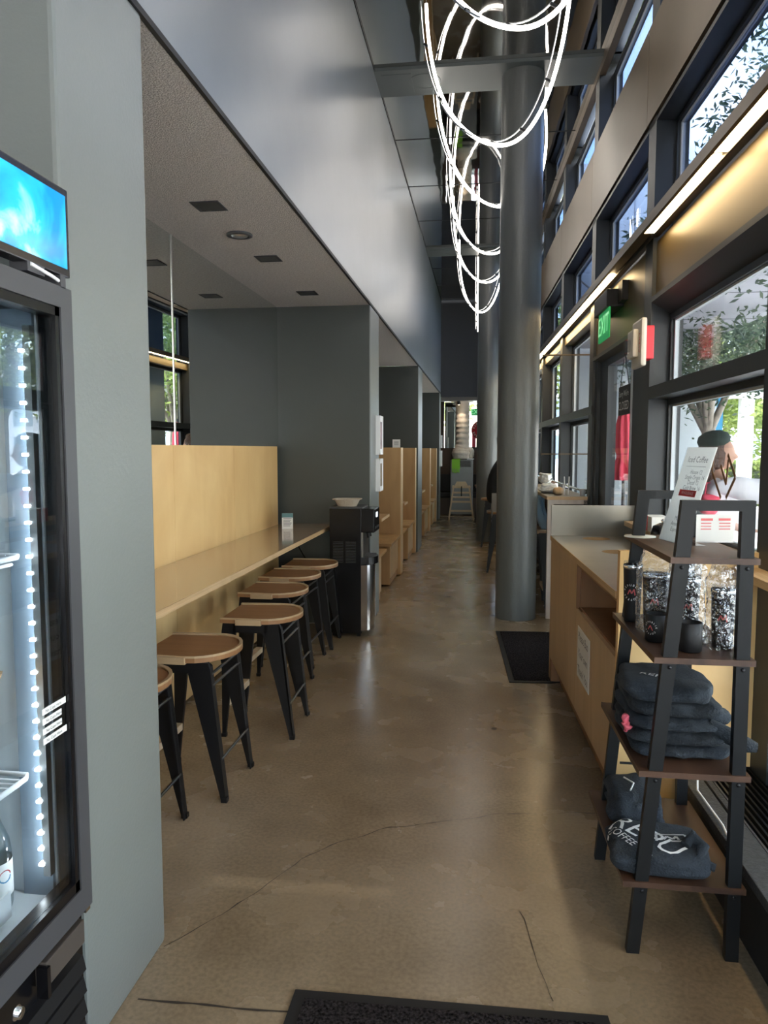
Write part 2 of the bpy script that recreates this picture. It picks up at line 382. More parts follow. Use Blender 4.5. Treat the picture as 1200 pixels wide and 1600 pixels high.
def planef(o, ex, ey, off=0):
    o = Vector(o); ex = Vector(ex).normalized(); ey = Vector(ey).normalized(); nn = ex.cross(ey)
    return lambda v: o+ex*v.x+ey*v.y+nn*(v.z+off)

# ------------------------------------------------------------------ the room
YN, YF = -4.0, 18.3     # rear and far limits
mb = MB(); mb.add([(-2.0, YN, 0), (1.75, YN, 0), (1.33, YF, 0), (-2.0, YF, 0)], [(0, 1, 2, 3)])
floor = MB().prism([(-2.1, YN-.1), (1.60, YN-.1), (.78, YF+.2), (-2.1, YF+.2)], 'Z', -.12, 0)
struct('floor', floor, 'floor', 'polished brown grey concrete floor')
def ribbon(pts, w, z=.0012, jit=.008):
    m = MB(); P = []
    for i in range(len(pts)-1):
        a = Vector(pts[i]).to_2d(); b = Vector(pts[i+1]).to_2d(); k = max(2, int((b-a).length/.035))
        for j in range(k): P.append(a.lerp(b, j/k))
    P.append(Vector(pts[-1]).to_2d())
    for i, p in enumerate(P):
        d = (P[min(i+1, len(P)-1)]-P[max(i-1, 0)]).normalized(); nrm = Vector((-d.y, d.x))
        c = p+nrm*(noise.noise(Vector((p.x*9, p.y*9, 1)))*jit*2); ww = w*(.35+abs(noise.noise(Vector((p.x*25, p.y*25, 5))))*2.2)
        m.v += [Vector((*(c+nrm*ww/2), z)), Vector((*(c-nrm*ww/2), z))]
    for i in range(len(P)-1): m.f.append([2*i, 2*i+1, 2*i+3, 2*i+2]); m.mi.append(0); m.sm.append(False)
    return m
cr = ribbon([(-.973, 2.085), (-.918, 2.171), (-.798, 2.359), (-.732, 2.484), (-.674, 2.632), (-.531, 2.792), (-.365, 2.905), (-.134, 3.0), (.107, 3.088), (.487, 3.15)], .0035)
cr.join(ribbon([(.126, 2.412), (.151, 2.331), (.167, 2.254), (.18, 2.154), (.203, 2.076), (.212, 2.014)], .003))
cr.join(ribbon([(-.954, 1.864), (-.796, 1.87), (-.684, 1.869), (-.52, 1.874)], .008, jit=.002))
cr.join(ribbon([(-.96, 6.69), (-.6, 6.76), (-.319, 6.826), (.124, 6.885)], .006, jit=.004))
cr.join(ribbon([(-.95, 6.25), (-.7, 5.95), (-.35, 5.8)], .003))
cr.add([(.07+.016*cos(a*pi/5), 4.06+.02*sin(a*pi/5), .0013) for a in range(10)], [list(range(10))])
struct('floor_cracks', cr, 'crack', parent=bpy.data.objects['floor'])

# ceiling: mirror film, beams
def slab(u1, y0, y1, z0, z1, x0):
    # follows the slanting window front on its right side
    return [(x0, y0), (u1-y0*sin(PH), y0), (u1-y1*sin(PH), y1), (x0, y1)]
struct('ceiling', MB().prism(slab(1.34, YN, 16.8, 0, 0, W-.05), 'Z', 4.83, 4.95), 'ceil', 'wavy mirror film ceiling')
seams = MB()
for y in [3.9+1.42*i for i in range(-4, 10)]:
    if y < 16.7: seams.box(W, 1.2-y*sin(PH), y-.004, y+.004, 4.826, 4.8305)
struct('ceiling_seams', seams, 'reveal', parent=bpy.data.objects['ceiling'])
for k, y in enumerate((1.1, 6.88, 12.65)):
    b = MB().box(W, 1.22-y*sin(PH), y-.24, y+.24, 4.800, 4.829)
    if k: b.tube([(-.56+.14*cos(a*pi/12), y-.02+.13*sin(a*pi/12), 4.799) for a in range(24)], .003, 6, closed=True)
    if k: b.box(-.93, -.67, y-.17, y+.17, 4.797, 4.801)
    struct('trim_%d' % (k+1), b, 'beam', 'flat grey ceiling beam')

# left wall: fascia over the niches, piers between them
struct('wall_left_fascia', MB().box(W-.16, W, YN, 16.8, 2.795, 4.95), 'fascia', 'long smooth grey fascia above the niches')
struct('trim_4', MB().box(W-.01, W+.006, YN, 16.8, 2.783, 2.803).box(W-.01, W+.006, YN, 16.8, 4.812, 4.832), 'reveal')
piers = [(1.66, 2.12, 'nearest'), (6.42, 6.95, 'second'), (11.15, 11.84, 'third'), (16.4, 16.95, 'farthest')]
for y0, y1, nm in piers:
    struct('wall_left_pier', MB().box(-1.95, W, y0, y1, 0, 2.785, bev=.012), 'wall' if nm == 'nearest' else 'wall', nm+' grey pier of the left wall')
# niche-end shade painted in: dark sheets over pier sides facing back down the room
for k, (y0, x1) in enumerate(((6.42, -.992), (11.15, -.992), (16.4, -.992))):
    struct('wall_left_niche_shade', MB().box(-1.94, x1, y0-.006, y0+.001, 0, 2.784), 'wall_niche', parent=None)
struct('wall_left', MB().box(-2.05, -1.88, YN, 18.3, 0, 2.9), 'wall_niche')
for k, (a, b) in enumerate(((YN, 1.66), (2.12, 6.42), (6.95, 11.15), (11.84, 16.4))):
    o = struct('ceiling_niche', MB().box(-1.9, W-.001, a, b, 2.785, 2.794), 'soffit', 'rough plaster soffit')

# recessed square downlights and a round vent in the bar soffit
for i, (x, y) in enumerate([(-1.405, 3.745), (-1.405, 4.80), (-1.405, 5.88)]):
    t = thing('recessed_downlight', ['square recessed downlight nearest the grey pier in the niche soffit', 'square recessed downlight in the middle of the niche soffit, past the round vent', 'farthest square recessed downlight in the niche soffit'][i], 'ceiling light', (x, y, 2.785), 0, 'square recessed downlights over the bar')
    m = MB(); a, bq = .075, .06
    m.box(-a, a, -a, -bq, -.004, .0).box(-a, a, bq, a, -.004, 0).box(-a, -bq, -bq, bq, -.004, 0).box(bq, a, -bq, bq, -.004, 0)
    obj('trim_ring', m, 'dgrey', t)
    obj('lamp_recess', MB().box(-bq, bq, -bq, bq, -.0025, -.001), mat('downlight_recess', (.05, .048, .042), .35, .4), t)
vt = thing('ceiling_vent', 'small round vent between the first two square downlights', 'vent', (-1.414, 4.25, 2.785))
obj('rim', MB().lathe([(.075, 0), (.075, -.01), (.055, -.014), (.05, -.004)], 28), 'dgrey', vt)
obj('disc', MB().lathe([(.048, -.003), (.046, -.012), (0, -.013)], 28), 'silver', vt)

# mirror over the bar
mi = thing('wall_mirror', 'tall frameless mirror above the plywood backboard of the bar', 'mirror', (-1.875, 2.12, 1.575))
obj('mirror_pane', MB().box(0, .07, 0, 2.065, 0, 1.208), 'mirror', mi)
obj('mirror_pane', MB().box(0, .07, 2.075, 4.29, 0, 1.208), 'mirror', mi)
obj('joint_strip', MB().box(.0, .074, 2.064, 2.076, 0, 1.208), 'silver', mi)

# columns
for x, y, l in ((.30, 6.89, 'thick round grey column standing beside the black floor mat'), (.055, 12.68, 'second round grey column, seen just behind the nearer one')):
    c = struct('column', MB().lathe([(.185, 0), (.185, 4.83)], 64, c=(x, y, 0)), 'column', l)

# far end
struct('wall_far_bulkhead', MB().box(W-.1, 1.35-16.9*sin(PH)+.1, 16.82, 17.0, 2.72, 4.9), 'bulk', 'dark bulkhead wall at the far end')
struct('ceiling_far', MB().box(-2, 1.0, 16.95, YF+.1, 2.70, 2.85), 'beam')
struct('trim_5', MB().box(W, .85, 16.9, 17.02, 2.64, 2.72), mat('taupe_header', (.12, .11, .10), .5))
struct('wall_far', MB().box(-2, .9, 18.2, 18.3, 0, 1.58).box(-2, -.98, 18.2, 18.3, 1.58, 2.72), ['panelbrown'], 'dark brown panelled end wall')
fm = thing('far_mirror', 'mirror on the end wall left of the white duct', 'mirror', (-.96, 18.19, 1.58))
obj('mirror_pane', MB().box(0, .55, 0, .03, 0, 1.1), 'mirror', fm)
wn = struct('window_20', MB().box(-.41, -.37, 18.18, 18.26, 1.58, 2.7).box(.80, .9, 18.18, 18.26, 1.58, 2.7).box(-.41, .85, 18.18, 18.26, 1.56, 1.6), 'frame')
obj('glass_pane', MB().box(-.37, .80, 18.215, 18.22, 1.6, 2.7), 'glass', wn)
bq = thing('banquette', 'dark banquette bench behind the grey air conditioner at the far wall', 'bench', (-1.2, 17.9, 0))
obj('seat', MB().box(-.5, 1.9, -.25, .29, .40, .52, bev=.03), 'blackmatte', bq)
obj('base', MB().box(-.5, 1.9, -.18, .28, 0, .40), 'panelbrown', bq)
obj('backrest', MB().box(-.5, 1.9, .18, .29, .52, .95, bev=.02), 'blackmatte', bq)
rs = thing('round_sign', 'round red shop sign with white letters in the far window', 'sign', (-.085, 18.20, 2.01), 0)
obj('disc', MB().lathe([(0, -.01), (.235, -.01), (.235, .01), (0, .01)], 40).xf(Matrix.Rotation(pi/2, 4, 'X')), 'red', rs)
obj('lettering', ring_text('REPUBLIK COFFEE BAR ', .18, .075, planef((0, -.012, 0), (1, 0, 0), (0, 0, 1)), step=-.314), 'letter', rs)
lg = MB()
for a, b in (((-.07, 0), (0, .07)), ((0, .07), (.07, 0)), ((.07, 0), (0, -.07)), ((0, -.07), (-.07, 0)), ((-.03, -.02), (.0, .03)), ((0, .03), (.03, -.02))): lg.bar((a[0], -.013, a[1]), (b[0], -.013, b[1]), .016, .004, up=(0, 1, 0))
obj('logo', lg, 'blackmatte', rs)
yp = thing('poster', 'yellow poster below the round red sign in the far window', 'poster', (-.08, 18.205, 1.60))
obj('sheet', MB().box(-.12, .17, -.005, .005, 0, .2), 'amber', yp)
obj('flower_print', MB().lathe([(0, 0), (.03, 0)], 8).xf(Matrix.Translation((.05, -.007, .1)) @ Matrix.Rotation(pi/2, 4, 'X')).bar((-.02, -.008, .1), (.12, -.008, .1), .012, .003, up=(0, 1, 0)).bar((.05, -.008, .04), (.05, -.008, .16), .012, .003, up=(0, 1, 0)), 'ink', yp)
rp = tag(obj('poster', MB().box(-.30, -.215, 18.205, 18.21, 1.60, 1.96), 'redcloth'), 'narrow pink red poster left of the yellow one in the far window', 'poster')
ex = thing('exit_sign', 'small green EXIT sign hanging beyond the white duct at the far end', 'exit sign', (-.19, 18.12, 2.44))
obj('panel', MB().box(-.13, .12, -.01, .01, -.08, .08), 'exit', ex)
obj('lettering', textmb('EXIT', .15, planef((0, -.012, 0), (1, 0, 0), (0, 0, 1))), 'exitt', ex)
obj('hanger', MB().tube([(0, 0, .08), (0, 0, .26)], .006), 'blackm', ex)

struct('wall_right_end', MB().box(.72, .86, 16.75, 18.3, 0, 2.85), 'panelbrown', 'dark wall past the last window')
# rear wall behind the viewer, with its own glazing
rw = MB().box(-2, 1.55, YN-.12, YN, 0, .3).box(-2, 1.55, YN-.12, YN, 2.9, 4.9).box(-2, -1.6, YN-.12, YN, .3, 2.9).box(1.2, 1.55, YN-.12, YN, .3, 2.9).box(-.2, -.1, YN-.12, YN, .3, 2.9)
struct('wall_rear', rw, 'wall', 'rear wall with glazing')
wr = struct('window_21', MB().box(-1.6, 1.2, YN-.08, YN-.04, .3, .36).box(-1.6, 1.2, YN-.08, YN-.04, 2.84, 2.9), 'frame')
obj('glass_pane', MB().box(-1.6, 1.2, YN-.065, YN-.06, .36, 2.84), 'glass', wr)

# ------------------------------------------------------------------ right window front
UI, UG = 1.18, 1.325
posts = [4.82-1.97*3, 4.82-1.97*2, 2.87, 4.82, 6.80, 8.80, 10.77, 12.74, 14.71, 16.68]
for i, s in enumerate(posts):
    z0 = .27 if s < 4 else 0
    p = MB().box(UI, UG+.05, s, s+.18, z0, 4.83)
    struct('wall_right_post', p, 'frame', 'dark window post', Mx=FM)
fac = MB()
fac.box(UI-.006, UI+.05, -4.2, 17, 4.74, 4.83)             # top trim
struct('trim_6', fac, 'bronze', Mx=FM)
struct('trim_7', MB().box(UI, UG+.06, -4.2, 17, 3.535, 3.56).box(UI+.05, UG+.06, -4.2, 17, 3.56, 4.18), 'frame', Mx=FM)
for i in range(len(posts)-1):
    a, b = posts[i]+.20, posts[i+1]+.194
    struct('wall_right_bronze_panel', MB().box(UI-.012, UI+.02, a, b, 3.575, 4.165), 'bronze', 'upper bronze cladding panel', Mx=FM)
for q in ((UI+.02, UG+.02, -4.2, 3.0, .27, .33), (UI+.11, UG, 2.9, 4.9, 0, 1.055), (UI+.05, UG, 6.95, 17, 0, .12)): struct('wall_right', MB().box(*q), 'frame', 'dark lower part of the window wall', Mx=FM)
# warm header panels above the windows
for i in range(len(posts)-1):
    s0, s1 = posts[i]+.18, posts[i+1]
    if s1 < 5: z0 = 2.47
    elif s0 < 6.8: z0 = 2.34
    else: z0 = 2.73
    struct('wall_right_header_panel', MB().box(UI+.025, UG+.05, s0, s1, z0, 2.82), 'gold', 'header panel under the light strip', Mx=FM)
    if z0 < 2.5: struct('trim_%d' % (20+i), MB().prism([(UI-.0, z0+.015), (UI, z0-.015), (UG, z0-.10), (UG, z0+.015)], 'Y', s0, s1), 'frame', Mx=FM)
# light trough
st = fthing('light_strip_fixture', 'long bronze light trough with warm lit strips under the upper windows', 'light fixture', 1.07, 0, 2.84)
trg = obj('trough', MB().box(0, .02, -4.1, 16.9, -.012, .045).box(.02, .14, -4.1, 16.9, .004, .045), 'bronze', st)
for a, b in [(-3.7, -2.5), (-2.45, -1.25), (-1.2, -.05), (0, 1.15), (1.2, 2.2), (2.25, 3.46), (3.53, 4.68), (5.78, 6.98), (7.05, 8.25), (8.32, 9.5), (9.57, 10.8), (10.87, 12.0), (12.07, 13.2)]:
    obj('lit_strip', MB().box(.022, .078, a, b, -.008, .004), 'strip', trg)
obj('back_lip', MB().box(.08, .09, -4.1, 16.9, -.012, .004), 'blackm', st)

def window(n, s0, s1, z0, z1, lab=None):
    fw = .035
    f = MB().box(UG-.03, UG+.03, s0, s1, z0, z0+fw).box(UG-.03, UG+.03, s0, s1, z1-fw, z1).box(UG-.03, UG+.03, s0, s0+fw, z0, z1).box(UG-.03, UG+.03, s1-fw, s1, z0, z1)
    o = struct('window_%d' % n, f, 'frame', lab, Mx=FM)
    g = MB(); gw = .012; a0, a1, b0, b1 = s0+fw, s1-fw, z0+fw, z1-fw
    g.box(UG-.012, UG+.012, a0, a1, b0, b0+gw).box(UG-.012, UG+.012, a0, a1, b1-gw, b1).box(UG-.012, UG+.012, a0, a0+gw, b0, b1).box(UG-.012, UG+.012, a1-gw*1.6, a1, b0, b1)
    obj('white_gasket', g, 'gasket', o, FM)
    obj('glass_pane', MB().box(UG-.003, UG+.003, a0+gw, a1-gw, b0+gw, b1-gw), 'uglass' if z0 > 2.8 else 'glass', o, FM)
    return o
n = 1
for i in range(len(posts)-1):
    s0, s1 = posts[i]+.18, posts[i+1]
    top = 2.38 if s1 < 5 else 2.73
    if not (5 <= s0+.1 and s1 <= 6.9 and s0 < 6):
        window(n, s0, s1, .33 if s1 < 3 else (1.06 if s1 < 5 else .12), 1.86); n += 1
        window(n, s0, s1, 1.90, top); n += 1
        struct('trim_%d' % (40+i), MB().box(UI-.006, UG+.02, s0-.18, s1, 1.86, 1.935), 'frame', Mx=FM)
    window(n, s0, s1, 2.90, 3.54); n += 1
    window(n, s0, s1, 4.18, 4.75); n += 1
# sill
struct('trim_60', MB().box(UI-.10, UG+.0, 2.4, 4.95, 1.055, 1.085), ['plyedge'], 'wooden sill behind the counter', Mx=FM)
# kerb, grille along the near windows
struct('baseboard_right', MB().box(.905, UG+.06, -4.2, 3.30, 0, .235), 'grout', Mx=FM)
struct('trim_61', MB().box(.885, .99, -4.2, 3.30, .235, .27, bev=.004), 'stone', 'dark stone ledge below the windows', Mx=FM)
gr = fthing('floor_grille', 'black linear heating grille set in the stone ledge below the windows', 'grille', .99, 0, .235, kind='structure')
obj('tray', MB().box(0, .34, -4.2, 3.3, 0, .008), 'grout', gr)
obj('edge_strip', MB().box(0, .008, -4.2, 3.3, .0, .036), 'dgrey', gr)
sm = MB()
for k in range(14): sm.box(.02+k*.0225, .028+k*.0225, -2, 3.3, .008, .034)
obj('bars', sm, mat('grille_black', (.018, .02, .022), .35, .5), gr)

# door in the third bay
dr = struct('door_1', MB().box(UI+.02, UG, 5.0, 5.12, 0, 2.34).box(UI+.02, UG, 6.68, 6.8, 0, 2.34).box(UI+.05, UG-.02, 5.30, 5.50, 0, 2.30).box(UI+.05, UG-.02, 6.38, 6.56, 0, 2.30).box(UI+.05, UG-.02, 5.3, 6.56, 2.24, 2.32).box(UI+.05, UG-.02, 5.3, 6.56, 0, .25).box(UI+.05, UG, 5.12, 5.3, 0, 2.34).box(UI+.05, UG, 6.56, 6.68, 0, 2.34), 'frame', 'dark framed glass door behind the counter', Mx=FM)
obj('glass_pane', MB().box(UG-.07, UG-.064, 5.5, 6.38, .25, 2.24), 'glass', dr, FM)
obj('weather_strip', MB().box(UI+.04, UI+.055, 5.475, 5.50, .25, 2.24), 'gasket', dr, FM)
obj('door_closer', MB().box(UI-.0, UI+.05, 5.14, 5.26, 2.18, 2.30), 'steel2', dr, FM)
cs = fthing('closed_sign', 'black hanging CLOSED sign inside the glass door', 'sign', UI+.045, 5.72, 1.92)
obj('board', MB().box(-.006, .002, -.20, .17, -.115, .10), 'blackmatte', cs)
fp = planef((-.008, -.015, .04), (0, -1, 0), (0, 0, 1))
obj('upper_line', textmb("Sorry We're", .062, fp), 'letter', cs)
obj('lower_line', textmb('CLOSED', .092, planef((-.008, -.015, -.05), (0, -1, 0), (0, 0, 1))), 'letter', cs)
obj('string', MB().tube([(-.002, -.15, .1), (-.002, 0, .34), (-.002, .13, .1)], .003, 6), 'blackm', cs)

# exit sign over the door
es = fthing('exit_sign', 'green lit EXIT sign on a black box above the glass door', 'exit sign', UI, 5.82, 2.58)
obj('housing', MB().box(-.10, .03, -.10, .42, .02, .15, bev=.008), 'blackmatte', es)
obj('backplate', MB().box(-.02, .03, -.24, -.10, .04, .18), 'blackmatte', es)
obj('panel', MB().box(-.082, -.07, -.10, .30, -.20, .02), 'exit', es)
obj('lettering', textmb('EXIT', .20, planef((-.084, .10, -.09), (0, -1, 0), (0, 0, 1))), 'exitt', es)

# fire alarm
fa = fthing('fire_alarm', 'white and red fire alarm with strobe fixed to the window post', 'alarm', UI, 4.84, 2.20)
obj('back_box', MB().box(-.05, .0, -.12, .02, -.10, .10, bev=.006), 'red', fa)
m = MB().box(-.085, -.05, -.15, .10, -.145, .145, bev=.014); m.box(-.12, -.085, -.09, .07, -.085, .085, bev=.012)
obj('faceplate', m, mat('alarm_white', (.66, .62, .55), .4), fa)
obj('lettering', textmb('ALERT', .045, planef((-.0866, -.115, 0), (0, 0, 1), (0, 1, 0))), 'red', fa)
obj('strobe', MB().box(-.15, -.12, -.03, .05, -.05, .03, bev=.008), 'clear', fa)

# thin rods spanning from the window front
for z, l in ((2.40, 'upper thin horizontal rod in front of the far windows'), (1.50, 'lower thin horizontal rod in front of the far windows')):
    tag(obj('hanging_rod', MB().box(.76, 1.2, 6.98, 7.01, z, z+.012), 'bronze', None, FM), l, 'rod')

# ------------------------------------------------------------------ bar, backboard, stools
bb = thing('bar_backboard', 'tall pale plywood backboard behind the bar counter', 'backboard', (-1.79, 2.12, 0))
for a, b in ((.0, 2.0), (2.003, 3.05), (3.053, 4.19)):
    obj('plywood_sheet', MB().box(-.08, 0, a, b, 0.02, 1.575), 'ply', bb)
bt = thing('bar_counter', 'long glossy plywood bar counter with stools along it', 'counter', (-1.305, 2.12, .895))
obj('top', MB().box(-.48, -.003, 0, 4.285, -.032, 0), 'plyY', bt)
obj('front_edge', MB().box(-.003, 0, 0, 4.285, -.032, -.001), 'plyedge', bt)
obj('apron', MB().box(-.34, -.32, 0, 4.2, -.10, -.032), 'plyedge', bt)

def make_stool(h, name, label, group, nearz=True):
    r = thing(name, label, 'stool', (0, 0, 0), 0, group)
    out = [(-.20, -.195), (.03, -.21)]+[(.03+.175*sin(a*pi/14), -.21*cos(a*pi/14)) for a in range(1, 14)]+[(.03, .21), (-.20, .195)]
    s = MB().prism(out, 'Z', h-.030, h-.010)
    n = len(out); cx, cy = .0, 0
    inn = [(cx+(x-cx)*.93, cy+(y-cy)*.93) for x, y in out]; inn[0] = (-.2, inn[0][1]); inn[-1] = (-.2, inn[-1][1])
    for i in range(n-1):
        a, b, c, d = out[i], out[i+1], inn[i+1], inn[i]
        s.add([(*a, h-.010), (*b, h-.010), (*c, h-.009), (*d, h-.009), (*a, h), (*b, h), (*c, h-.002), (*d, h-.002)],
              [(0, 1, 5, 4), (4, 5, 6, 7), (7, 6, 2, 3)], 1)
    obj('seat', s, ['seat', 'seatedge'], r)
    for sy in (-1, 1):
        obj('seat_clip', MB().box(-.11, .03, sy*.207-.012, sy*.207+.012, h-.036, h-.004, bev=.003), 'seatedge', r)
        y0, y1 = sy*.176, sy*.196; k = h-.030
        # front leg (aisle side), rear leg (bar side), beam: folded sheet steel
        fr = MB().prism([(.035, k-.055), (.045, k), (.125, k), (.135, k-.03), (.196, 0.0), (.176, 0.0)], 'Y', y0, y1)
        fr.prism([(.12, k-.01), (.132, k-.02), (.196, 0), (.190, 0)], 'Y', sy*.155, sy*.196)
        fr.box(.174, .200, min(y0, y1)-.003, max(y0, y1)+.003, 0, .02)
        obj('leg', fr, 'blackm', r)
        rr = MB().prism([(-.185, k), (-.115, k), (-.115, k-.055), (-.180, 0), (-.198, 0), (-.192, k-.05)], 'Y', y0, y1)
        rr.box(-.202, -.176, min(y0, y1)-.003, max(y0, y1)+.003, 0, .02)
        obj('leg', rr, 'blackm', r)
        obj('side_beam', MB().box(-.13, .06, min(y0, y1), max(y0, y1), k-.05, k), 'blackm', r)
    for z in (k-.055, k-.105):
        obj('cross_rod', MB().tube([(.125+(k-z)*.11, -.18, z), (.125+(k-z)*.11, .18, z)], .0065, 8), 'rod', r)
    obj('foot_rod', MB().tube([(.172, -.18, .19), (.172, .18, .19)], .007, 8), 'rod', r)
    obj('footrest', MB().box(-.200, -.155, -.178, .178, .17, .205, bev=.003), 'highchair', r)
    return r
slabs = ['wooden bar stool nearest the camera, half hidden by the grey pier', 'first full wooden bar stool beside the grey pier edge', 'third wooden stool along the bar counter, standing farthest into the aisle',
         'fourth wooden bar stool from the camera, behind the one in the aisle', 'fifth wooden bar stool, next to last before the water dispenser', 'last wooden bar stool, beside the black water dispenser']
spots = [(-1.42, 2.69, .02), (-1.305, 3.22, .0), (-1.195, 3.95, .02), (-1.33, 4.64, .0), (-1.375, 5.22, -.02), (-1.35, 5.73, .02)]
st0 = make_stool(.655, 'bar_stool', slabs[0], 'stools along the bar counter')
for i, (x, y, a) in enumerate(spots):
    o = st0 if i == 0 else copy_tree(st0)
    place(o, (x, y, 0), a, slabs[i])

cd = thing('menu_card', 'small upright printed card at the end of the bar counter', 'card', (-1.60, 5.92, .8955), radians(12))
obj('card', MB().box(-.045, .045, -.002, .002, 0, .13), 'paper', cd)
obj('header_print', MB().box(-.045, .045, -.003, -.002, .095, .13), mat('card_teal', (.10, .22, .24), .6), cd)
m = MB()
for k in range(6): m.box(-.034, .034-.006*(k % 3), -.0032, -.002, .084-.012*k, .088-.012*k)
obj('text_lines', m, 'ink', cd)

# power cable at the far end wall
cab = MB().tube([(-1.60, 6.0, .86), (-1.53, 6.25, .60), (-1.50, 6.33, .3), (-1.42, 6.36, .05), (-1.30, 6.3, .02)], .005, 6)
cab.tube([(-1.26, 6.36, .62), (-1.33, 6.38, .55), (-1.36, 6.38, .3), (-1.33, 6.36, .02)], .005, 6)
tag(obj('power_cable', cab, 'black'), 'thin black power cable hanging beside the water dispenser', 'cable')

# ------------------------------------------------------------------ water dispenser
wd = thing('water_dispenser', 'tall black water dispenser with a stainless lower door', 'water dispenser', (-1.255, 5.95, 0))
obj('body', MB().box(0, .265, 0, .31, .03, 1.07, bev=.006), 'black', wd)
obj('top_lid', MB().box(-.004, .275, -.004, .314, 1.066, 1.078, bev=.004), 'dgrey', wd)
m = MB()
for q in (.03, .135):
    for k in range(14): m.box(q, q+.085, -.003, .001, .62+k*.013, .625+k*.013)
obj('vent_slots', m, mat('vent_grey', (.035, .035, .036), .6), wd)
n2 = 14
pr2 = [(.262+(.095)*min(1, max(0, sin(pi*(k+.001)/n2))**.45), .31*k/n2) for k in range(n2+1)]
d = MB().prism([(.262, 0)]+pr2[1:-1]+[(.262, .31)], 'Z', .055, .60)
obj('lower_door', d, 'steel2', wd)
dtr = obj('drip_tray', MB().prism([(.25, 0)]+[(.262+.12*min(1, max(0, sin(pi*(k+.001)/n2))**.45), .31*k/n2) for k in range(1, n2)]+[(.25, .31)], 'Z', .605, .665), 'black', wd)
gg = MB()
for k in range(7): gg.box(.27, .355, .05+k*.032, .062+k*.032, .665, .672)
obj('drip_grid', gg, 'dgrey', dtr)
obj('recess_back', MB().box(.262, .278, .015, .295, .66, .87), 'steel', wd)
obj('spout', MB().tube([(.30, .10, .90), (.31, .10, .82)], .012).tube([(.30, .20, .90), (.31, .20, .82)], .012), 'blackmatte', wd)
cpn = obj('control_panel', MB().box(.26, .372, .005, .305, .87, 1.066, bev=.008), 'black', wd)
m = MB()
for k in range(3): m.box(.372, .376, .06+k*.075, .085+k*.075, .90, .918)
obj('buttons', m, 'dgrey', cpn)
obj('display', MB().box(.372, .375, .11, .18, .99, 1.03), mat('display_light', (.6, .6, .6), .4, emit=(.8, .9, 1), estr=.6), cpn)
obj('foot', MB().box(.02, .05, .03, .06, 0, .03).box(.22, .25, .03, .06, 0, .03).box(.02, .05, .25, .28, 0, .03).box(.22, .25, .25, .28, 0, .03), 'black', wd)
cc_ = thing('cup_carrier', 'moulded pulp cup carrier resting on the water dispenser', 'cup carrier', (-1.13, 6.09, 1.079))
m = MB()
def rsq(x, y, h): # rounded square ring
    p = []
    for k in range(24):
        a = 2*pi*k/24; c, s = cos(a), sin(a); r = 1/(abs(c)**4+abs(s)**4)**.25; p.append((x*c*r, y*s*r, h))
    return p
R = [rsq(.075, .075, 0), rsq(.10, .095, .05), rsq(.118, .11, .055), rsq(.118, .11, .061), rsq(.098, .092, .058), rsq(.08, .075, .03)]
for a, b in zip(R, R[1:]):
    m.add(a+b, [(i, (i+1) % 24, 24+(i+1) % 24, 24+i) for i in range(24)], smooth=True)
m.add(R[-1], [list(range(24))])
obj('tray', m, 'pulp', cc_)
m = MB()
for sx in (-1, 1):
    for sy in (-1, 1): m.lathe([(.024, .031), (.034, .05), (.037, .05), (.030, .031)], 16, c=(sx*.045, sy*.042, 0))
obj('cup_wells', m, 'pulp', cc_)

# ------------------------------------------------------------------ booths
def bench(y0, y1, side, label, g):
    # side +1: backrest panel at the far end, -1: backrest at the near end
    t = thing('booth_bench', label, 'bench', (-1.0, y0, 0), 0, g); d = y1-y0
    obj('seat', MB().box(-.86, 0, 0, d, .485, .515, bev=.003), 'booth', t)
    lo, hi = (.22, d) if side > 0 else (0, d-.18)
    obj('base', MB().box(-.86, -.045, lo, hi, .02, .485), 'booth', t)
    obj('base_front', MB().box(-.045, -.035, lo, hi, .10, .485), 'boothl', t)
    return t
def divider(y0, y1, label):
    t = thing('booth_divider', label, 'booth divider', (-1.0, y0, 0), 0, 'tall plywood booth dividers')
    obj('panel', MB().box(-.86, -.006, 0, y1-y0, .02, 1.57), 'booth', t)
    obj('edge_band', MB().box(-.006, 0, 0, y1-y0, .02, 1.57), 'boothl', t)
    return t
def table(y0, y1, label):
    t = thing('booth_table', label, 'table', (-1.0, y0, .835), 0, 'booth tables')
    obj('top', MB().box(-.86, -.004, 0, y1-y0, 0, .028), 'booth', t)
    obj('edge_band', MB().box(-.004, 0, 0, y1-y0, 0, .028), 'boothl', t)
    obj('leg', MB().box(-.5, -.42, (y1-y0)/2-.04, (y1-y0)/2+.04, -.82, 0), 'blackm', t)
    obj('foot_plate', MB().box(-.66, -.26, (y1-y0)/2-.2, (y1-y0)/2+.2, -.834, -.82), 'blackm', t)
    return t
for dy, nm in ((0, 'first'), (4.85, 'second')):
    pl = 'second grey pier' if dy == 0 else 'third grey pier'
    bench(6.97+dy, 7.64+dy, -1, 'plywood booth bench right behind the %s' % pl, 'plywood booth benches')
    bench(8.02+dy, 8.95+dy, 1, 'plywood bench facing back in the first booth past the %s' % pl, 'plywood booth benches')
    divider(8.96+dy, 9.06+dy, 'near plywood divider of the %s booth niche' % nm)
    divider(9.08+dy, 9.18+dy, 'slightly farther plywood divider backed onto the near one, %s booth niche' % nm)
    bench(9.20+dy, 9.72+dy, -1, 'plywood bench against the paired dividers, %s booth niche' % nm, 'plywood booth benches')
    bench(10.0+dy, 10.85+dy, 1, 'plywood bench at the far end of the %s booth niche' % nm, 'plywood booth benches')
    divider(10.86+dy, 11.0+dy-(.02 if dy else 0), 'far plywood divider of the %s booth niche' % nm)
    table(7.25+dy, 7.86+dy, 'plywood booth table just past the %s' % pl)
    table(9.40+dy, 9.78+dy, 'plywood booth table beyond the paired dividers, %s booth niche' % nm)
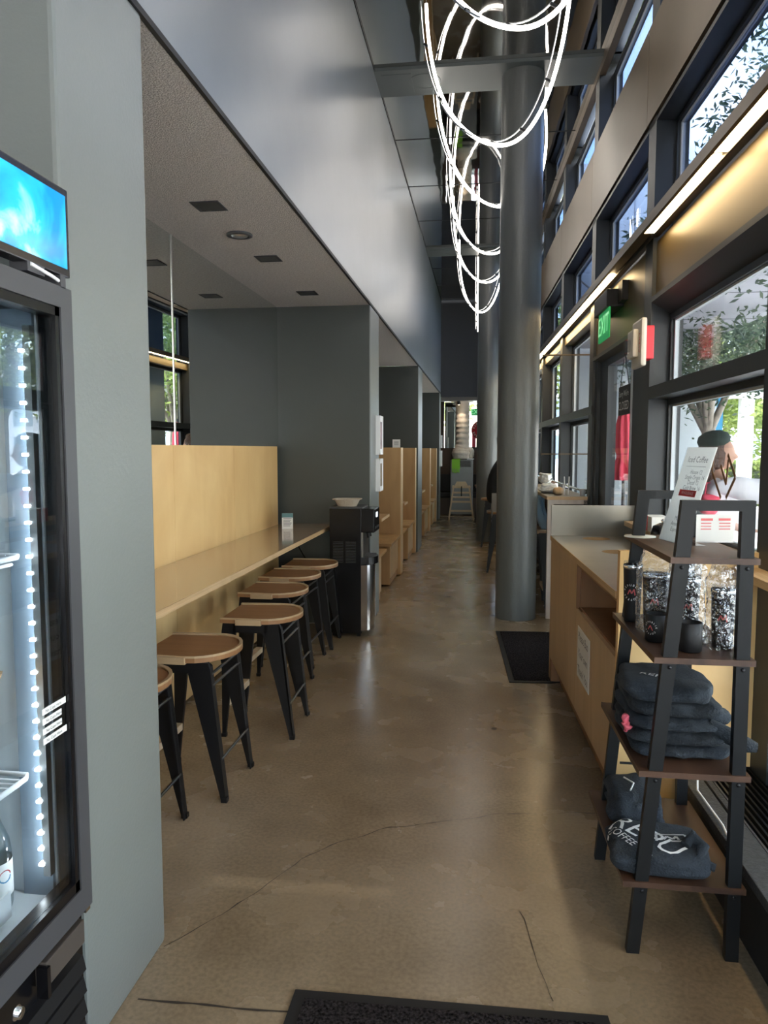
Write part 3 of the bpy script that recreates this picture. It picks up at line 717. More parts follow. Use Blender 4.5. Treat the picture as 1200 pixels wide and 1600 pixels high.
tc_ = thing('table_card', 'small white card standing on top of the plywood booth divider', 'card', (-1.07, 9.13, 1.571), 0)
obj('card', MB().box(-.055, .04, -.002, .002, 0, .10), 'paper', tc_)
m = MB()
for k in range(4): m.box(-.035, .02, -.003, -.002, .075-.014*k, .079-.014*k)
obj('text_lines', m, 'ink', tc_)

# framed pictures on the piers
def picture(y0, y1, z0, z1, label, c):
    t = thing('framed_picture', label, 'picture', (W+.001, (y0+y1)/2, z0), 0, 'small framed pictures on the piers')
    d = (y1-y0)/2; h = z1-z0
    obj('frame', MB().box(0, .035, -d, d, 0, h).box(.035, .042, -d, -d+.014, 0, h).box(.035, .042, d-.014, d, 0, h).box(.035, .042, -d, d, 0, .014).box(.035, .042, -d, d, h-.014, h), 'white', t)
    obj('print', MB().box(.035, .0365, -d*.62, d*.62, h*.15, h*.85), mat('print_colour', c, .6, var=.7, vscale=14), t)
picture(6.72, 6.93, 1.50, 1.855, 'upper small picture in a white frame on the pier beside the water dispenser', (.30, .22, .24))
picture(6.72, 6.93, 1.165, 1.465, 'lower small picture in a white frame on the pier beside the water dispenser', (.22, .17, .12))
picture(16.55, 16.85, 1.58, 1.86, 'upper small picture in a white frame on the farthest pier', (.3, .3, .3))
picture(16.55, 16.85, 1.17, 1.52, 'lower small picture in a white frame on the farthest pier', (.3, .3, .3))

# ------------------------------------------------------------------ neon swags hanging from the mirror ceiling
def swag(yb, xc, hw, D, turn, label, k, skew=0, offL=.42, offR=-.42):
    t = thing('neon_swag', label, 'chandelier', (xc, yb, 4.83), 0, 'white neon tube swags under the mirror ceiling')
    P = []; N = 44
    for i in range(N+1):
        a = pi*i/N; x = -cos(a)*hw; z = -.06-(D-.06)*sin(a)**.86
        off = (offL if x < 0 else offR)*abs(x/hw)**2.5
        P.append(Vector((x+skew*sin(a), off, z)))
    if k == 'edge': P = [Vector((p.y*.0+.02*p.x, p.x*.75, p.z)) for p in P]
    obj('neon_tube', MB().tube(P, .0115, 10), 'neon', t)
    Q = [p*1.0 + Vector((-.045*(1 if p.x < 0 else -1)*0 - .042, .012, .03)) for p in P]
    obj('carrier_rail', MB().tube([q for q in Q if q.z < -.02], .006, 6), 'silver', t)
    for i in range(3, N, 6): obj('clip', MB().bar(P[i], Q[i], .014, .014), 'blackm', t)
    obj('suspension_wire', MB().tube([P[0], (P[0].x, P[0].y, 0)], .003, 6).tube([P[-1], (P[-1].x, P[-1].y, 0)], .003, 6), 'silver', t)
swag(2.4, .12, .54, 1.23, 1, 'nearest white neon swag, above the viewer', 0)
swag(3.87, .16, .50, 1.23, 1, 'white neon swag whose curve crosses the top edge of the photo', 1)
swag(5.25, .015, .47, 1.24, 1, 'large white neon swag curving in front of the column', 2, .08)
swag(7.15, .04, .50, 1.05, 1, 'white neon swag just behind the first ceiling beam', 3, .10, -.12, .35)
swag(8.06, .05, .46, 1.24, 1, 'fourth white neon swag from the top of the photo', 4)
swag(9.40, .0, .43, 1.24, 1, 'fifth white neon swag from the top of the photo', 5)
swag(11.4, -.07, .35, 1.24, 1, 'farthest open white neon swag, reaching lowest in the photo', 6)
swag(13.2, -.133, .40, 1.24, 1, 'last white neon swag, seen edge-on as a vertical line', 'edge')

# ------------------------------------------------------------------ counter cabinet on the right
ck = thing('waste_counter', 'plywood counter cabinet with stainless top and two round holes', 'counter', (.46, 4.829, 0), PC)
ob = MB()
def holed(x0, x1, y0, y1, z, holes):
    # plate with round holes: strips between holes
    m = MB(); ys = [y0]
    for hx, hy, hr in sorted(holes, key=lambda h: h[1]):
        a, b = hy-hr-.03, hy+hr+.03
        m.quad((x0, ys[-1], z), (x1, ys[-1], z), (x1, a, z), (x0, a, z)); ys.append(b)
        N = 40; sq = []
        for k in range(N):
            t = 2*pi*k/N; c, s = cos(t), sin(t)
            hxr = (x1-hx) if c > 0 else (hx-x0); hyr = hr+.03
            q = min(hxr/abs(c) if abs(c) > 1e-6 else 1e9, hyr/abs(s) if abs(s) > 1e-6 else 1e9)
            sq.append((hx+c*q, hy+s*q, z))
        cir = [(hx+hr*cos(2*pi*k/N), hy+hr*sin(2*pi*k/N), z) for k in range(N)]
        m.add(sq+cir, [(k, (k+1) % N, N+(k+1) % N, N+k) for k in range(N)])
        for cx in (x0, x1):   # corner fills
            for cy in (a, b):
                near = sorted(range(N), key=lambda k: (sq[k][0]-cx)**2+(sq[k][1]-cy)**2)[:2]
                m.add([sq[near[0]], sq[near[1]], (cx, cy, z)], [(0, 1, 2)])
    m.quad((x0, ys[-1], z), (x1, ys[-1], z), (x1, y1, z), (x0, y1, z))
    return m
holes = [(.265, .06, .088), (.265, -.56, .088)]
top = holed(-.004, .54, -1.75, .22, .975, holes)
obj('stainless_top', top, 'steel', ck)
rim = MB()
for hx, hy, hr in holes: rim.lathe([(hr, 0), (hr, -.045)], 40, c=(hx, hy, .975))
obj('hole_rim', rim, 'cab', ck)
obj('top_edge', MB().box(-.006, 0, -1.75, .22, .945, .974).box(0, .54, .215, .22, .945, .974), 'plyedge', ck)
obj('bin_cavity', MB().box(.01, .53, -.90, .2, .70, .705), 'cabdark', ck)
obj('splash_panel', MB().box(-.004, .54, .20, .22, .976, 1.18), 'steel', ck)
obj('splash_side', MB().box(.525, .54, -1.4, .22, .976, 1.06), 'steel', ck)
obj('side_panel', MB().box(0, .54, .18, .215, 0, .945), 'cab', ck)
obj('door', MB().box(0, .02, -.80, .18, .155, .944), 'cab', ck)
obj('door', MB().box(0, .02, -1.75, -.806, .155, .70), 'cab', ck)
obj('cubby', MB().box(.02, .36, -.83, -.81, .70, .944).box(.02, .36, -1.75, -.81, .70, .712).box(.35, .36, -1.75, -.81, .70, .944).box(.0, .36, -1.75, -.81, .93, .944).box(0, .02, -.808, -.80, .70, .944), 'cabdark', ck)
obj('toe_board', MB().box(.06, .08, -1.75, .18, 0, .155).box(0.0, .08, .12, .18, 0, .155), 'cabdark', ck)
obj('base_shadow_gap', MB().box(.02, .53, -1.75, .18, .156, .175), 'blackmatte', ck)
obj('end_panel', MB().box(.0, .39, -1.79, -1.75, .02, 1.145).box(.39, .585, -1.79, -1.75, .275, 1.145), 'ply', ck)
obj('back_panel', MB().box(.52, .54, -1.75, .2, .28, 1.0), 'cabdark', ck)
sg = thing('notice_sign', 'white laminated notice on the lower cabinet door', 'sign', tuple(CM @ Vector((-.002, -1.06, .53))), PC)
obj('sheet', MB().box(-.003, 0, -.165, .165, -.165, .10, bev=.001), 'paper', sg)
gi = mat('grey_ink', (.12, .12, .14), .7)
for k, tx in enumerate(('Please Bus', 'Your own', 'Thank You')):
    obj('text_line', textmb(tx, .062, planef((-.0045, 0, .055-.088*k), (0, -1, 0), (0, 0, 1))), gi, sg)
sb = thing('spray_bottle', 'spray bottle with a red trigger head in the cabinet cubby', 'spray bottle', tuple(CM @ Vector((.12, -1.42, .712))), PC+2.6)
obj('bottle', MB().lathe([(.032, 0), (.036, .01), (.036, .09), (.03, .12), (.014, .145), (.014, .16), (0, .16)], 24), mat('spray_body', (.45, .47, .55), .3), sb)
obj('label', MB().lathe([(.0365, .02), (.0365, .085)], 24), mat('spray_label', (.20, .10, .22), .5, var=.8, vscale=30), sb)
obj('trigger_head', MB().box(-.02, .055, -.012, .012, .165, .195, bev=.006).box(.02, .03, -.006, .006, .13, .168).lathe([(.016, .15), (.016, .168)], 16), 'red', sb)

# high window counter beyond the column
wc = fthing('window_counter', 'long high wooden counter along the windows beyond the column', 'counter', .80, 6.80, 0)
obj('top', MB().box(0, .36, 0, 9.6, 1.095, 1.125), ['cab'], wc)
obj('top_surface', MB().box(.003, .357, .003, 9.6, 1.125, 1.127), 'steel', wc)
obj('end_leg', MB().box(.01, .065, .02, .075, 0, 1.06), 'whitewash', wc)
obj('rail', MB().box(.01, .36, .02, .06, 1.055, 1.095), 'whitewash', wc)
for s in (3.2, 6.4, 9.4): obj('leg', MB().box(.01, .065, s, s+.055, 0, 1.095), 'whitewash', wc)
obj('low_wall', MB().box(.33, .36, .02, 9.6, 0, 1.09), 'blackmatte', wc)

# high stools by the window counter
hl = ['high stool under the person in black, left of the window counter', 'high stool just behind the seated person', 'third high stool in the row seen past the second column', 'fourth high stool in the row seen past the second column',
      'fifth high stool in the row seen past the second column', 'sixth high stool in the row seen past the second column', 'farthest high stool in the row by the window counter']
hs = make_stool(.77, 'high_stool', hl[0], 'high stools at the window counter')
for i, (x, y) in enumerate([(.24, 9.55), (.155, 12.0), (.12, 13.25), (.10, 13.95), (.06, 14.7), (.03, 15.7), (.0, 16.5)]):
    o = hs if i == 0 else copy_tree(hs); place(o, (x, y, 0), pi, hl[i])
o = copy_tree(hs); place(o, (.42, 7.5, 0), pi, 'high stool with a light blue jacket, right behind the thick column'); o.scale = (1, 1, 1.0)

# ------------------------------------------------------------------ cloth / organic helpers
def blob(cx, cy, cz, sx, sy, sz, seed, amp=.012, freq=9, flat=3.2, nu=56, nv=22, rot=0):
    m = MB(); vs = []
    for j in range(nv+1):
        ph = -pi/2+pi*j/nv
        for i in range(nu):
            th = 2*pi*i/nu; c, s = cos(th), sin(th); r = 1/(abs(c)**flat+abs(s)**flat)**(1/flat)
            cp = max(0, cos(ph))**(.42 if flat < 5 else .30); sp = math.copysign(abs(sin(ph))**.8, sin(ph))
            p = Vector((sx*c*r*cp, sy*s*r*cp, sz*sp))
            nz = noise.noise(Vector((p.x*freq+seed, p.y*freq*.6, p.z*freq*2)))+.5*noise.noise(Vector((p.x*freq*2.3, p.y*freq*1.4+seed, p.z*freq*5)))
            rg = (1-abs(noise.noise(Vector((p.x*freq*.9, p.y*freq*.5+seed, p.z*10)))))**5
            k = 1+ (amp*nz*2.0)/max(sx, sy)
            p = Vector((p.x*k, p.y*k, p.z+amp*(nz*.8-rg*.5)*(.35+cp*.65)))
            if p.z < -sz: p.z = -sz
            q = Matrix.Rotation(rot, 3, 'Z') @ p
            vs.append(q+Vector((cx, cy, cz)))
    fs = []
    for j in range(nv):
        for i in range(nu): fs.append((j*nu+i, j*nu+(i+1) % nu, (j+1)*nu+(i+1) % nu, (j+1)*nu+i))
    m.add(vs, fs, smooth=True); m.add(vs[-nu:], [list(range(nu))], smooth=True); m.add(vs[:nu], [list(range(nu))[::-1]]); return m

from mathutils.bvhtree import BVHTree
def drape(tm, cloth, off=.0012):
    bv = BVHTree.FromPolygons([v.copy() for v in cloth.v], cloth.f); out = []
    for v in tm.v:
        h = bv.ray_cast(Vector((v.x, v.y, v.z+.5)), Vector((0, 0, -1)))
        out.append(Vector((v.x, v.y, h[0].z+off)) if h[0] else v)
    tm.v = out; return tm
def densify(tm, it=2):
    bm = bmesh.new()
    vs_ = [bm.verts.new(v) for v in tm.v]
    for f in tm.f:
        try: bm.faces.new([vs_[i] for i in f])
        except ValueError: pass
    bmesh.ops.triangulate(bm, faces=bm.faces[:])
    for _ in range(it):
        bmesh.ops.subdivide_edges(bm, edges=[e for e in bm.edges if e.calc_length() > .006], cuts=1); bmesh.ops.triangulate(bm, faces=bm.faces[:])
    bm.verts.index_update(); o = MB(); o.add([v.co.copy() for v in bm.verts], [[v.index for v in f.verts] for f in bm.faces]); bm.free(); return o
def skinmesh(verts, edges, radii, sub=2, root=0):
    me = bpy.data.meshes.new('sk'); me.from_pydata(verts, edges, [])
    ob = bpy.data.objects.new('sk', me); COL.objects.link(ob)
    ob.modifiers.new('s', 'SKIN'); me = ob.data
    if not me.skin_vertices: me.skin_vertices.new()
    for i, r in enumerate(radii):
        sv = me.skin_vertices[0].data[i]; sv.radius = (r, r) if not isinstance(r, tuple) else r; sv.use_root = (i == root)
    sd = ob.modifiers.new('d', 'SUBSURF'); sd.levels = sub; sd.render_levels = sub
    bpy.context.view_layer.update()
    ev = ob.evaluated_get(bpy.context.evaluated_depsgraph_get()); m2 = bpy.data.meshes.new_from_object(ev)
    mb = MB(); mb.add([v.co.copy() for v in m2.vertices], [list(p.vertices) for p in m2.polygons], smooth=True)
    bpy.data.objects.remove(ob); bpy.data.meshes.remove(me); bpy.data.meshes.remove(m2)
    return mb
def head(c, yaw, s=1.0):
    # egg-shaped head with brow, nose, lips, ears, looking along +x before the yaw
    m = MB(); vs = []; nu, nv = 40, 30
    for j in range(nv+1):
        ph = -pi/2+pi*j/nv
        for i in range(nu):
            th = 2*pi*i/nu; z = sin(ph)*.118; r = cos(ph)
            x = r*cos(th)*.095; y = r*sin(th)*.074
            if z < 0: x *= 1-.18*(-z/.118); y *= 1-.38*(-z/.118)**1.2; x += .012*(-z/.118)
            f = max(0, cos(th))**8*r
            g = lambda zc, wd: math.exp(-((z-zc)/wd)**2)
            x += f*(.022*g(-.028, .016)+.010*g(-.012, .02)+.008*g(-.062, .008)+.008*g(-.076, .007)+.012*g(-.100, .014))
            x -= max(0, cos(abs(th)-.45))**30*r*.010*g(0, .014) if th < pi or th > pi else 0
            y += math.copysign(.014*math.exp(-((th-pi/2)/.16)**2 if y > 0 else -((th-3*pi/2)/.16)**2)*g(-.01, .028), y) if abs(y) > .05 else 0
            vs.append(Vector((x, y, z)))
    fs = [(j*nu+i, j*nu+(i+1) % nu, (j+1)*nu+(i+1) % nu, (j+1)*nu+i) for j in range(nv) for i in range(nu)]
    m.add(vs, fs, smooth=True)
    return m.xf(Matrix.Translation(c) @ Matrix.Rotation(yaw, 4, 'Z') @ Matrix.Scale(s, 4))
def hand(wrist, d, up, s=1.0):
    # palm and five separate curled fingers as one skinned mesh
    d = Vector(d).normalized(); up = Vector(up).normalized(); sd = d.cross(up).normalized()
    W0 = Vector(wrist); V = [W0, W0+d*.045*s, W0+d*.08*s]; E = [(0, 1), (1, 2)]; R = [.022*s, (.034*s, .016*s), (.034*s, .014*s)]
    for k, ln in enumerate((.068, .078, .072, .056)):
        b = W0+d*.085*s+sd*(.027-.018*k)*s; i = len(V)
        V += [b, b+d*ln*.5*s-up*.006*s, b+d*ln*s-up*.022*s]; E += [(2, i), (i, i+1), (i+1, i+2)]; R += [.009*s, .008*s, .0065*s]
    b = W0+d*.035*s+sd*.034*s; i = len(V)
    V += [b, b+d*.03*s+sd*.02*s, b+d*.06*s+sd*.024*s]; E += [(1, i), (i, i+1), (i+1, i+2)]; R += [.012*s, .010*s, .008*s]
    return skinmesh([tuple(v) for v in V], E, R, 1)

# seated person in a black jacket, behind the column
pp = thing('person', 'person in a black jacket seated at the window counter, mostly behind the column', 'person', (.24, 9.55, 0), 0)
bodyV = [(-.02, 0, .86), (-.03, 0, 1.0), (-.02, 0, 1.2), (.0, 0, 1.36), (.02, 0, 1.46), (.03, 0, 1.52), (0, -.10, .85), (.36, -.12, .86), (.34, -.12, .50), (.40, -.12, .42), (0, .10, .85), (.36, .12, .86), (.34, .12, .5), (.40, .12, .42)]
bodyE = [(0, 1), (1, 2), (2, 3), (3, 4), (4, 5), (0, 6), (6, 7), (7, 8), (8, 9), (0, 10), (10, 11), (11, 12), (12, 13)]
bd = skinmesh(bodyV, bodyE, [.15, .14, .15, .12, .055, .05, .09, .065, .045, .04, .09, .065, .045, .04])
bd.join(head((.045, 0, 1.62), 0)).join(hand((.50, -.16, 1.15), (1, .3, 0), (0, 0, 1))).join(hand((.50, .16, 1.15), (1, -.3, 0), (0, 0, 1)))
obj('body', bd, 'skin', pp)
jk = skinmesh([(-.03, 0, .84), (-.05, 0, 1.0), (-.04, 0, 1.2), (0, 0, 1.37), (.02, 0, 1.47), (.0, -.19, 1.36), (.10, -.23, 1.1), (.48, -.17, 1.15), (.0, .19, 1.36), (.10, .23, 1.1), (.48, .17, 1.15)],
              [(0, 1), (1, 2), (2, 3), (3, 4), (3, 5), (5, 6), (6, 7), (3, 8), (8, 9), (9, 10)], [.19, .18, .18, .13, .07, .08, .07, .045, .08, .07, .045])
obj('jacket', jk, 'blackcloth', pp)
obj('trousers', skinmesh([(-.02, 0, .86), (0, -.10, .85), (.36, -.12, .86), (.35, -.12, .50), (0, .10, .85), (.36, .12, .86), (.35, .12, .5)], [(0, 1), (1, 2), (2, 3), (0, 4), (4, 5), (5, 6)], [.16, .10, .08, .06, .10, .08, .06]), 'greycloth', pp)
obj('hair', blob(.02, 0, 1.66, .105, .09, .10, 3, .006, flat=2), 'hair', pp)
obj('collar', MB().tube([(.02+.075*cos(a*pi/8), .08*sin(a*pi/8), 1.47) for a in range(16)], .022, 8, closed=True), 'greycloth', pp)
obj('shoe', blob(.44, -.12, .36, .11, .045, .045, 5, .002, flat=2.4).join(blob(.44, .12, .36, .11, .045, .045, 6, .002, flat=2.4)), 'black', pp)

# light blue jacket over the stool behind the column
jm = MB(); vs = []; nu, nv = 14, 16
for j in range(nv+1):
    for i in range(nu+1):
        a = i/nu; t = j/nv
        z = 1.10-.33*t; x = .55+.035*sin(a*9+t*2)+.075*t*t; y = 7.30+.30*a+.02*sin(t*7)
        vs.append((x, y, z))
jm.add(vs, [(j*(nu+1)+i, j*(nu+1)+i+1, (j+1)*(nu+1)+i+1, (j+1)*(nu+1)+i) for j in range(nv) for i in range(nu)], smooth=True)
vs2 = [(x-.03, y, z) for x, y, z in vs]; jm.add(vs2, [(j*(nu+1)+i, j*(nu+1)+i+1, (j+1)*(nu+1)+i+1, (j+1)*(nu+1)+i) for j in range(nv) for i in range(nu)], smooth=True)
tag(obj('draped_jacket', jm, 'ltblue'), 'light blue jacket draped down from the window counter beside the column', 'jacket')
# things on the far counter
t = fthing('paper_bag', 'crumpled white paper bag on the window counter beside the column', 'paper bag', .87, 7.35, 1.128)
obj('bag', blob(0, 0, .045, .075, .09, .045, 8, .02, 14), 'paper', t)
obj('twisted_top', blob(-.02, .05, .14, .055, .06, .05, 12, .02, 18, flat=2), 'paper', t)
tag(obj('bread_roll', blob(.93, 7.05, 1.162, .045, .08, .034, 4, .004, 9, flat=2.2), mat('bread', (.62, .42, .24), .8), None, FM), 'pale bread roll at the edge of the window counter', 'bread roll')
for k, (u, s, h) in enumerate(((.985, 7.02, .17), (1.02, 7.02, .17))):
    tag(obj('white_stick', MB().tube([(u, s, 1.128), (u-.004+.008*k, s, 1.128+h)], .006, 8), 'white', None, FM), ['left one of two upright white sticks on the window counter', 'right one of two upright white sticks on the window counter'][k], 'straw', 'upright sticks on the window counter')  # two thin upright white tubes on the counter top
cupm = thing('paper_cup', 'small white cup near the end of the window counter', 'cup', floc(1.13, 6.9, 1.128))
obj('cup', MB().lathe([(0, 0), (.022, 0), (.028, .06), (.030, .062), (.027, .06), (.021, .004)], 24), 'white', cupm)
t = fthing('metal_railing', 'slanting silver rail along the window ledge beyond the counter', 'rail', 1.17, 7.0, 1.16)
obj('rail', MB().tube([(0, 0, 0), (0, 6.5, 0)], .012, 8), 'steel2', t)
obj('bracket', MB().box(-.01, .06, .2, .24, -.035, .01).box(-.01, .06, 1.4, 1.44, -.035, .01).box(-.01, .06, 2.8, 2.84, -.035, .01), 'steel2', t)

# ------------------------------------------------------------------ high chair, air conditioner, duct
hc = thing('high_chair', 'pale wooden child high chair at the far end of the aisle', 'high chair', (-.50, 16.55, 0), .05)
for sx in (-1, 1):
    for sy in (-1, 1):
        obj('leg', MB().bar((sx*.27, sy*.25, 0), (sx*.17, sy*.14, .74), .028, .036), 'highchair', hc)
def hcx(z): return .27-.10*z/.74
def hcy(z): return .25-.11*z/.74
for z in (.20, .40, .60):
    obj('rail', MB().box(-hcx(z), hcx(z), -hcy(z)-.012, -hcy(z)+.012, z-.02, z+.02), 'highchair', hc)
for z in (.22, .55):
    for sx in (-1, 1): obj('side_rail', MB().box(sx*hcx(z)-.012, sx*hcx(z)+.012, -hcy(z), hcy(z), z-.018, z+.018), 'highchair', hc)
obj('back_board', MB().prism([(-.17, .70), (.17, .70), (.10, .83), (-.10, .83)], 'Y', .12, .14), 'highchair', hc)
obj('tray_rail', MB().box(-.19, .19, -.17, -.14, .70, .74).box(-.20, -.17, -.17, .15, .70, .74).box(.17, .20, -.17, .15, .70, .74), 'highchair', hc)
obj('seat', MB().box(-.19, .19, -.16, .15, .48, .50), 'highchair', hc)
obj('strap', MB().box(-.012, .012, -.18, -.172, .52, .74), 'blackcloth', hc)

sp_ = thing('spotlight', 'small black ceiling spotlight shining on the white duct', 'spotlight', (-.60, 17.1, 2.70))
obj('housing', MB().tube([(0, 0, -.02), (.01, .06, -.12)], [.03, .04], 14).tube([(0, 0, 0), (0, 0, -.03)], .012, 8), 'blackmatte', sp_)
obj('lamp_face', MB().tube([(.0102, .061, -.121), (.0105, .063, -.124)], [.032, .032], 14), mat('lamp_warm', (1, .9, .7), emit=(1, .8, .55), estr=8), sp_)
ld_ = bpy.data.lights.new('duct_spot', 'SPOT'); ld_.energy = 3; ld_.spot_size = radians(75); ld_.spot_blend = .6; ld_.color = (1, .80, .58); ld_.shadow_soft_size = .03
lo_ = bpy.data.objects.new('duct_spot', ld_); COL.objects.link(lo_); lo_.location = (-.58, 17.18, 2.56); lo_.rotation_euler = Vector((-.05, -.35, .9)).to_track_quat('Z', 'Y').to_euler()
ac = thing('portable_air_conditioner', 'tall silver grey portable air conditioner behind the high chair', 'air conditioner', (-.52, 17.4, 0))
obj('body', MB().box(-.26, .26, 0, .36, .03, 1.31, bev=.02), 'acbody', ac)
obj('outlet_grille', MB().box(-.06, .21, -.012, .0, 1.14, 1.285), 'black', ac)
m = MB()
for k in range(5): m.box(-.05, .20, -.018, -.010, 1.155+k*.027, 1.160+k*.027)
obj('louvre', m, 'dgrey', ac)
obj('top_plate', MB().box(.12, .28, -.03, .1, 1.315, 1.335), 'white', ac)
dc = thing('duct_sleeve', 'wrinkled white fabric duct rising from the air conditioner to the ceiling', 'duct', (-.53, 17.56, 1.33))
m = MB(); prof = []
pts = []; rr = []
for k in range(61):
    t_ = k/60; z = t_*1.33; x = .02*sin(t_*3)-.0 if t_ > .2 else 0
    r = .155+.008*sin(t_*70)+.006*noise.noise(Vector((0, 0, t_*20)))
    if t_ < .18: r = .19+.04*sin(pi*t_/.18)+.006*sin(t_*80)
    pts.append((x, 0, z)); rr.append(r)
tb = MB().tube(pts, rr, 28)
tb.fn(lambda v: Vector((v.x+.008*noise.noise(Vector(v)*9), v.y+.008*noise.noise(Vector(v)*9+Vector((3, 0, 0))), v.z)))
obj('sleeve', tb, 'duct', dc)
obj('elbow_bulge', blob(.16, 0, .13, .13, .13, .13, 2, .008, 9, flat=2), 'duct', dc)
obj('flange', MB().box(-.26, .26, -.22, .22, 1.33, 1.36), 'duct', dc)
tw = MB(); 
tw.box(-.75, -.56, 17.375, 17.392, 1.10, 1.315)
for k in range(5): tw.box(-.74+.036*k, -.715+.036*k, 17.37, 17.395, 1.02-.012*(k % 3), 1.11)
tw.box(-.75, -.56, 17.375, 17.55, 1.312, 1.322)
tag(obj('green_towel', tw, 'green'), 'lime green cloth hanging over the top of the air conditioner', 'towel')

# ------------------------------------------------------------------ floor mats
for k, (poly, lab) in enumerate([([(.114, 6.30), (.181, 4.90), (.452, 4.92), (.86, 5.05), (.86, 6.33)], 'dark entrance mat lying between the column and the counter'), ([(-.520, 1.955), (-.52, .9), (.43, .93), (.352, 1.972)], 'black entrance mat at the bottom edge of the photo')]):
    t = thing('door_mat', lab, 'mat', (0, 0, 0))
    cx = sum(p[0] for p in poly)/len(poly); cy = sum(p[1] for p in poly)/len(poly)
    obj('rubber_edge', MB().prism(poly, 'Z', .0005, .007), 'rubber', t)
    q = []
    for x, y in poly:
        dv = Vector((cx-x, cy-y)); q.append((x+math.copysign(.035, dv.x), y+math.copysign(.035, dv.y)))
    obj('pile', MB().prism(q, 'Z', .007, .011), 'mat', t)

# ------------------------------------------------------------------ ladder shelf and its goods
ls = thing('ladder_shelf', 'black metal ladder shelf with rustic brown boards', 'shelf', (0, 0, 0))
def lx(z): return .470+(z/1.40)*.118       # centre line of the leaning leg
for y, dx in ((2.265, 0), (2.79, -.02)):
    yy0, yy1 = y-.014, y+.014
    obj('leg', MB().prism([(.452+dx, 0), (.490+dx, 0), (.612+dx, 1.372), (.572+dx, 1.402)], 'Y', yy0, yy1), 'ladder', ls)
    obj('leg', MB().prism([(.742+dx, 0), (.780+dx, 0), (.776+dx, 1.402), (.738+dx, 1.372)], 'Y', yy0, yy1), 'ladder', ls)
    obj('top_bar', MB().prism([(.612+dx, 1.372), (.738+dx, 1.372), (.776+dx, 1.402), (.572+dx, 1.402)], 'Y', yy0, yy1), 'ladder', ls)
    for z in (.235, .585, .935, 1.235):
        for xx in (lx(z-.02)+.004, .758): obj('screw', MB().lathe([(0, 0), (.006, 0), (.006, .003), (0, .004)], 12).xf(Matrix.Translation((xx+dx, yy0, z-.03)) @ Matrix.Rotation(pi/2, 4, 'X')), 'blackmatte', ls)
for z, x0 in ((.235, .436), (.585, .474), (.935, .508), (1.235, .545)):
    obj('shelf_board', MB().prism([(x0, 2.245), (.792, 2.245), (.775, 2.815), (x0-.018, 2.86)], 'Z', z-.018, z, 0), 'shelfwood', ls)
    obj('board_edge', MB().prism([(x0-.002, 2.243), (x0, 2.243), (x0-.018, 2.862), (x0-.020, 2.862)], 'Z', z-.0182, z+.0002), 'shelfedge', ls)
obj('back_brace', MB().tube([(.755, 2.80, .42), (.77, 2.28, .42)], .005, 8).tube([(.52, 2.81, .37), (.74, 2.81, .37)], .005, 8), 'ladder', ls)

def tumbler(x, y, z, h, r, label, bag=True, straw=False, rz=0.0, seed=0):
    t = thing('tumbler', label, 'tumbler', (x, y, z), rz, 'black logo tumblers on the second shelf')
    cb = obj('cup_body', MB().lathe([(0, 0), (r*.80, 0), (r*.84, .01), (r, h*.90)], 32), 'blackmatte', t)
    obj('steel_rim', MB().lathe([(r*1.0, h*.885), (r*1.03, h*.89), (r*1.03, h*.945), (r*.99, h*.95)], 32), 'steel2', cb)
    obj('lid', MB().lathe([(r*.99, h*.95), (r*.97, h), (r*.80, h), (r*.78, h*.975), (0, h*.975)], 32), 'clear', t)
    def wrapf(v):
        a = -pi/2-.35+v.x/(r*.95); rr_ = r*(.84+.16*((v.y+h*.5)/h))+.0015
        return Vector((rr_*cos(a), rr_*sin(a), v.y+h*.5))
    obj('logo_lettering', ring_text('REPUBLIK COFFEE ', .026, .011, wrapf, step=-.393), 'letter', cb)
    g = MB()
    for a, b in (((-.012, -.008), (-.004, .010)), ((-.004, .010), (.002, -.004)), ((.002, -.004), (.010, .012)), ((.010, .012), (.014, -.010))): g.bar((a[0], a[1], 0), (b[0], b[1], 0), .004, .0006)
    obj('logo_mark', g.fn(wrapf), 'redprint', cb)
    if straw: obj('straw', MB().tube([(.02, .01, h*.3), (.035, .02, h+.09)], .006, 10), 'clear', t)
    if bag:
        m = MB(); nu, nv = 40, 26; vs = []
        for j in range(nv+1):
            q = j/nv; zz = q*(h+.065)
            for i in range(nu):
                a = 2*pi*i/nu; base = r*1.12+.006
                if q > .80: base *= 1-(q-.8)*1.7
                nn = noise.noise(Vector((cos(a)*2.2+seed, sin(a)*2.2, q*4)))+.6*noise.noise(Vector((cos(a)*6, sin(a)*6+seed, q*12)))
                rr_ = base+.008*nn+(.012 if q < .1 else 0)*abs(nn); rr_ = max(rr_, r*1.05 if q < .8 else .008)
                vs.append((rr_*cos(a)*(1+.12*cos(a)**2), rr_*sin(a), zz+.012*nn*(q > .6)))
        m.add(vs, [(j*nu+i, j*nu+(i+1) % nu, (j+1)*nu+(i+1) % nu, (j+1)*nu+i) for j in range(nv) for i in range(nu)], smooth=True)
        obj('plastic_bag', m, 'wrap', t)
    return t
ZS = .936
tumbler(.532, 2.725, ZS, .215, .033, 'unwrapped black tumbler at the left end of the second shelf', bag=False, seed=1)
tumbler(.585, 2.60, ZS, .205, .045, 'wide black tumbler in a plastic bag behind the mug', seed=2)
tumbler(.700, 2.70, ZS, .215, .034, 'bagged black tumbler standing at the back of the second shelf', seed=3)
tumbler(.672, 2.52, ZS, .205, .034, 'bagged black tumbler with straw in the middle of the second shelf', straw=True, seed=4)
tumbler(.738, 2.385, ZS, .195, .036, 'bagged black tumbler at the right near corner of the second shelf', seed=9)
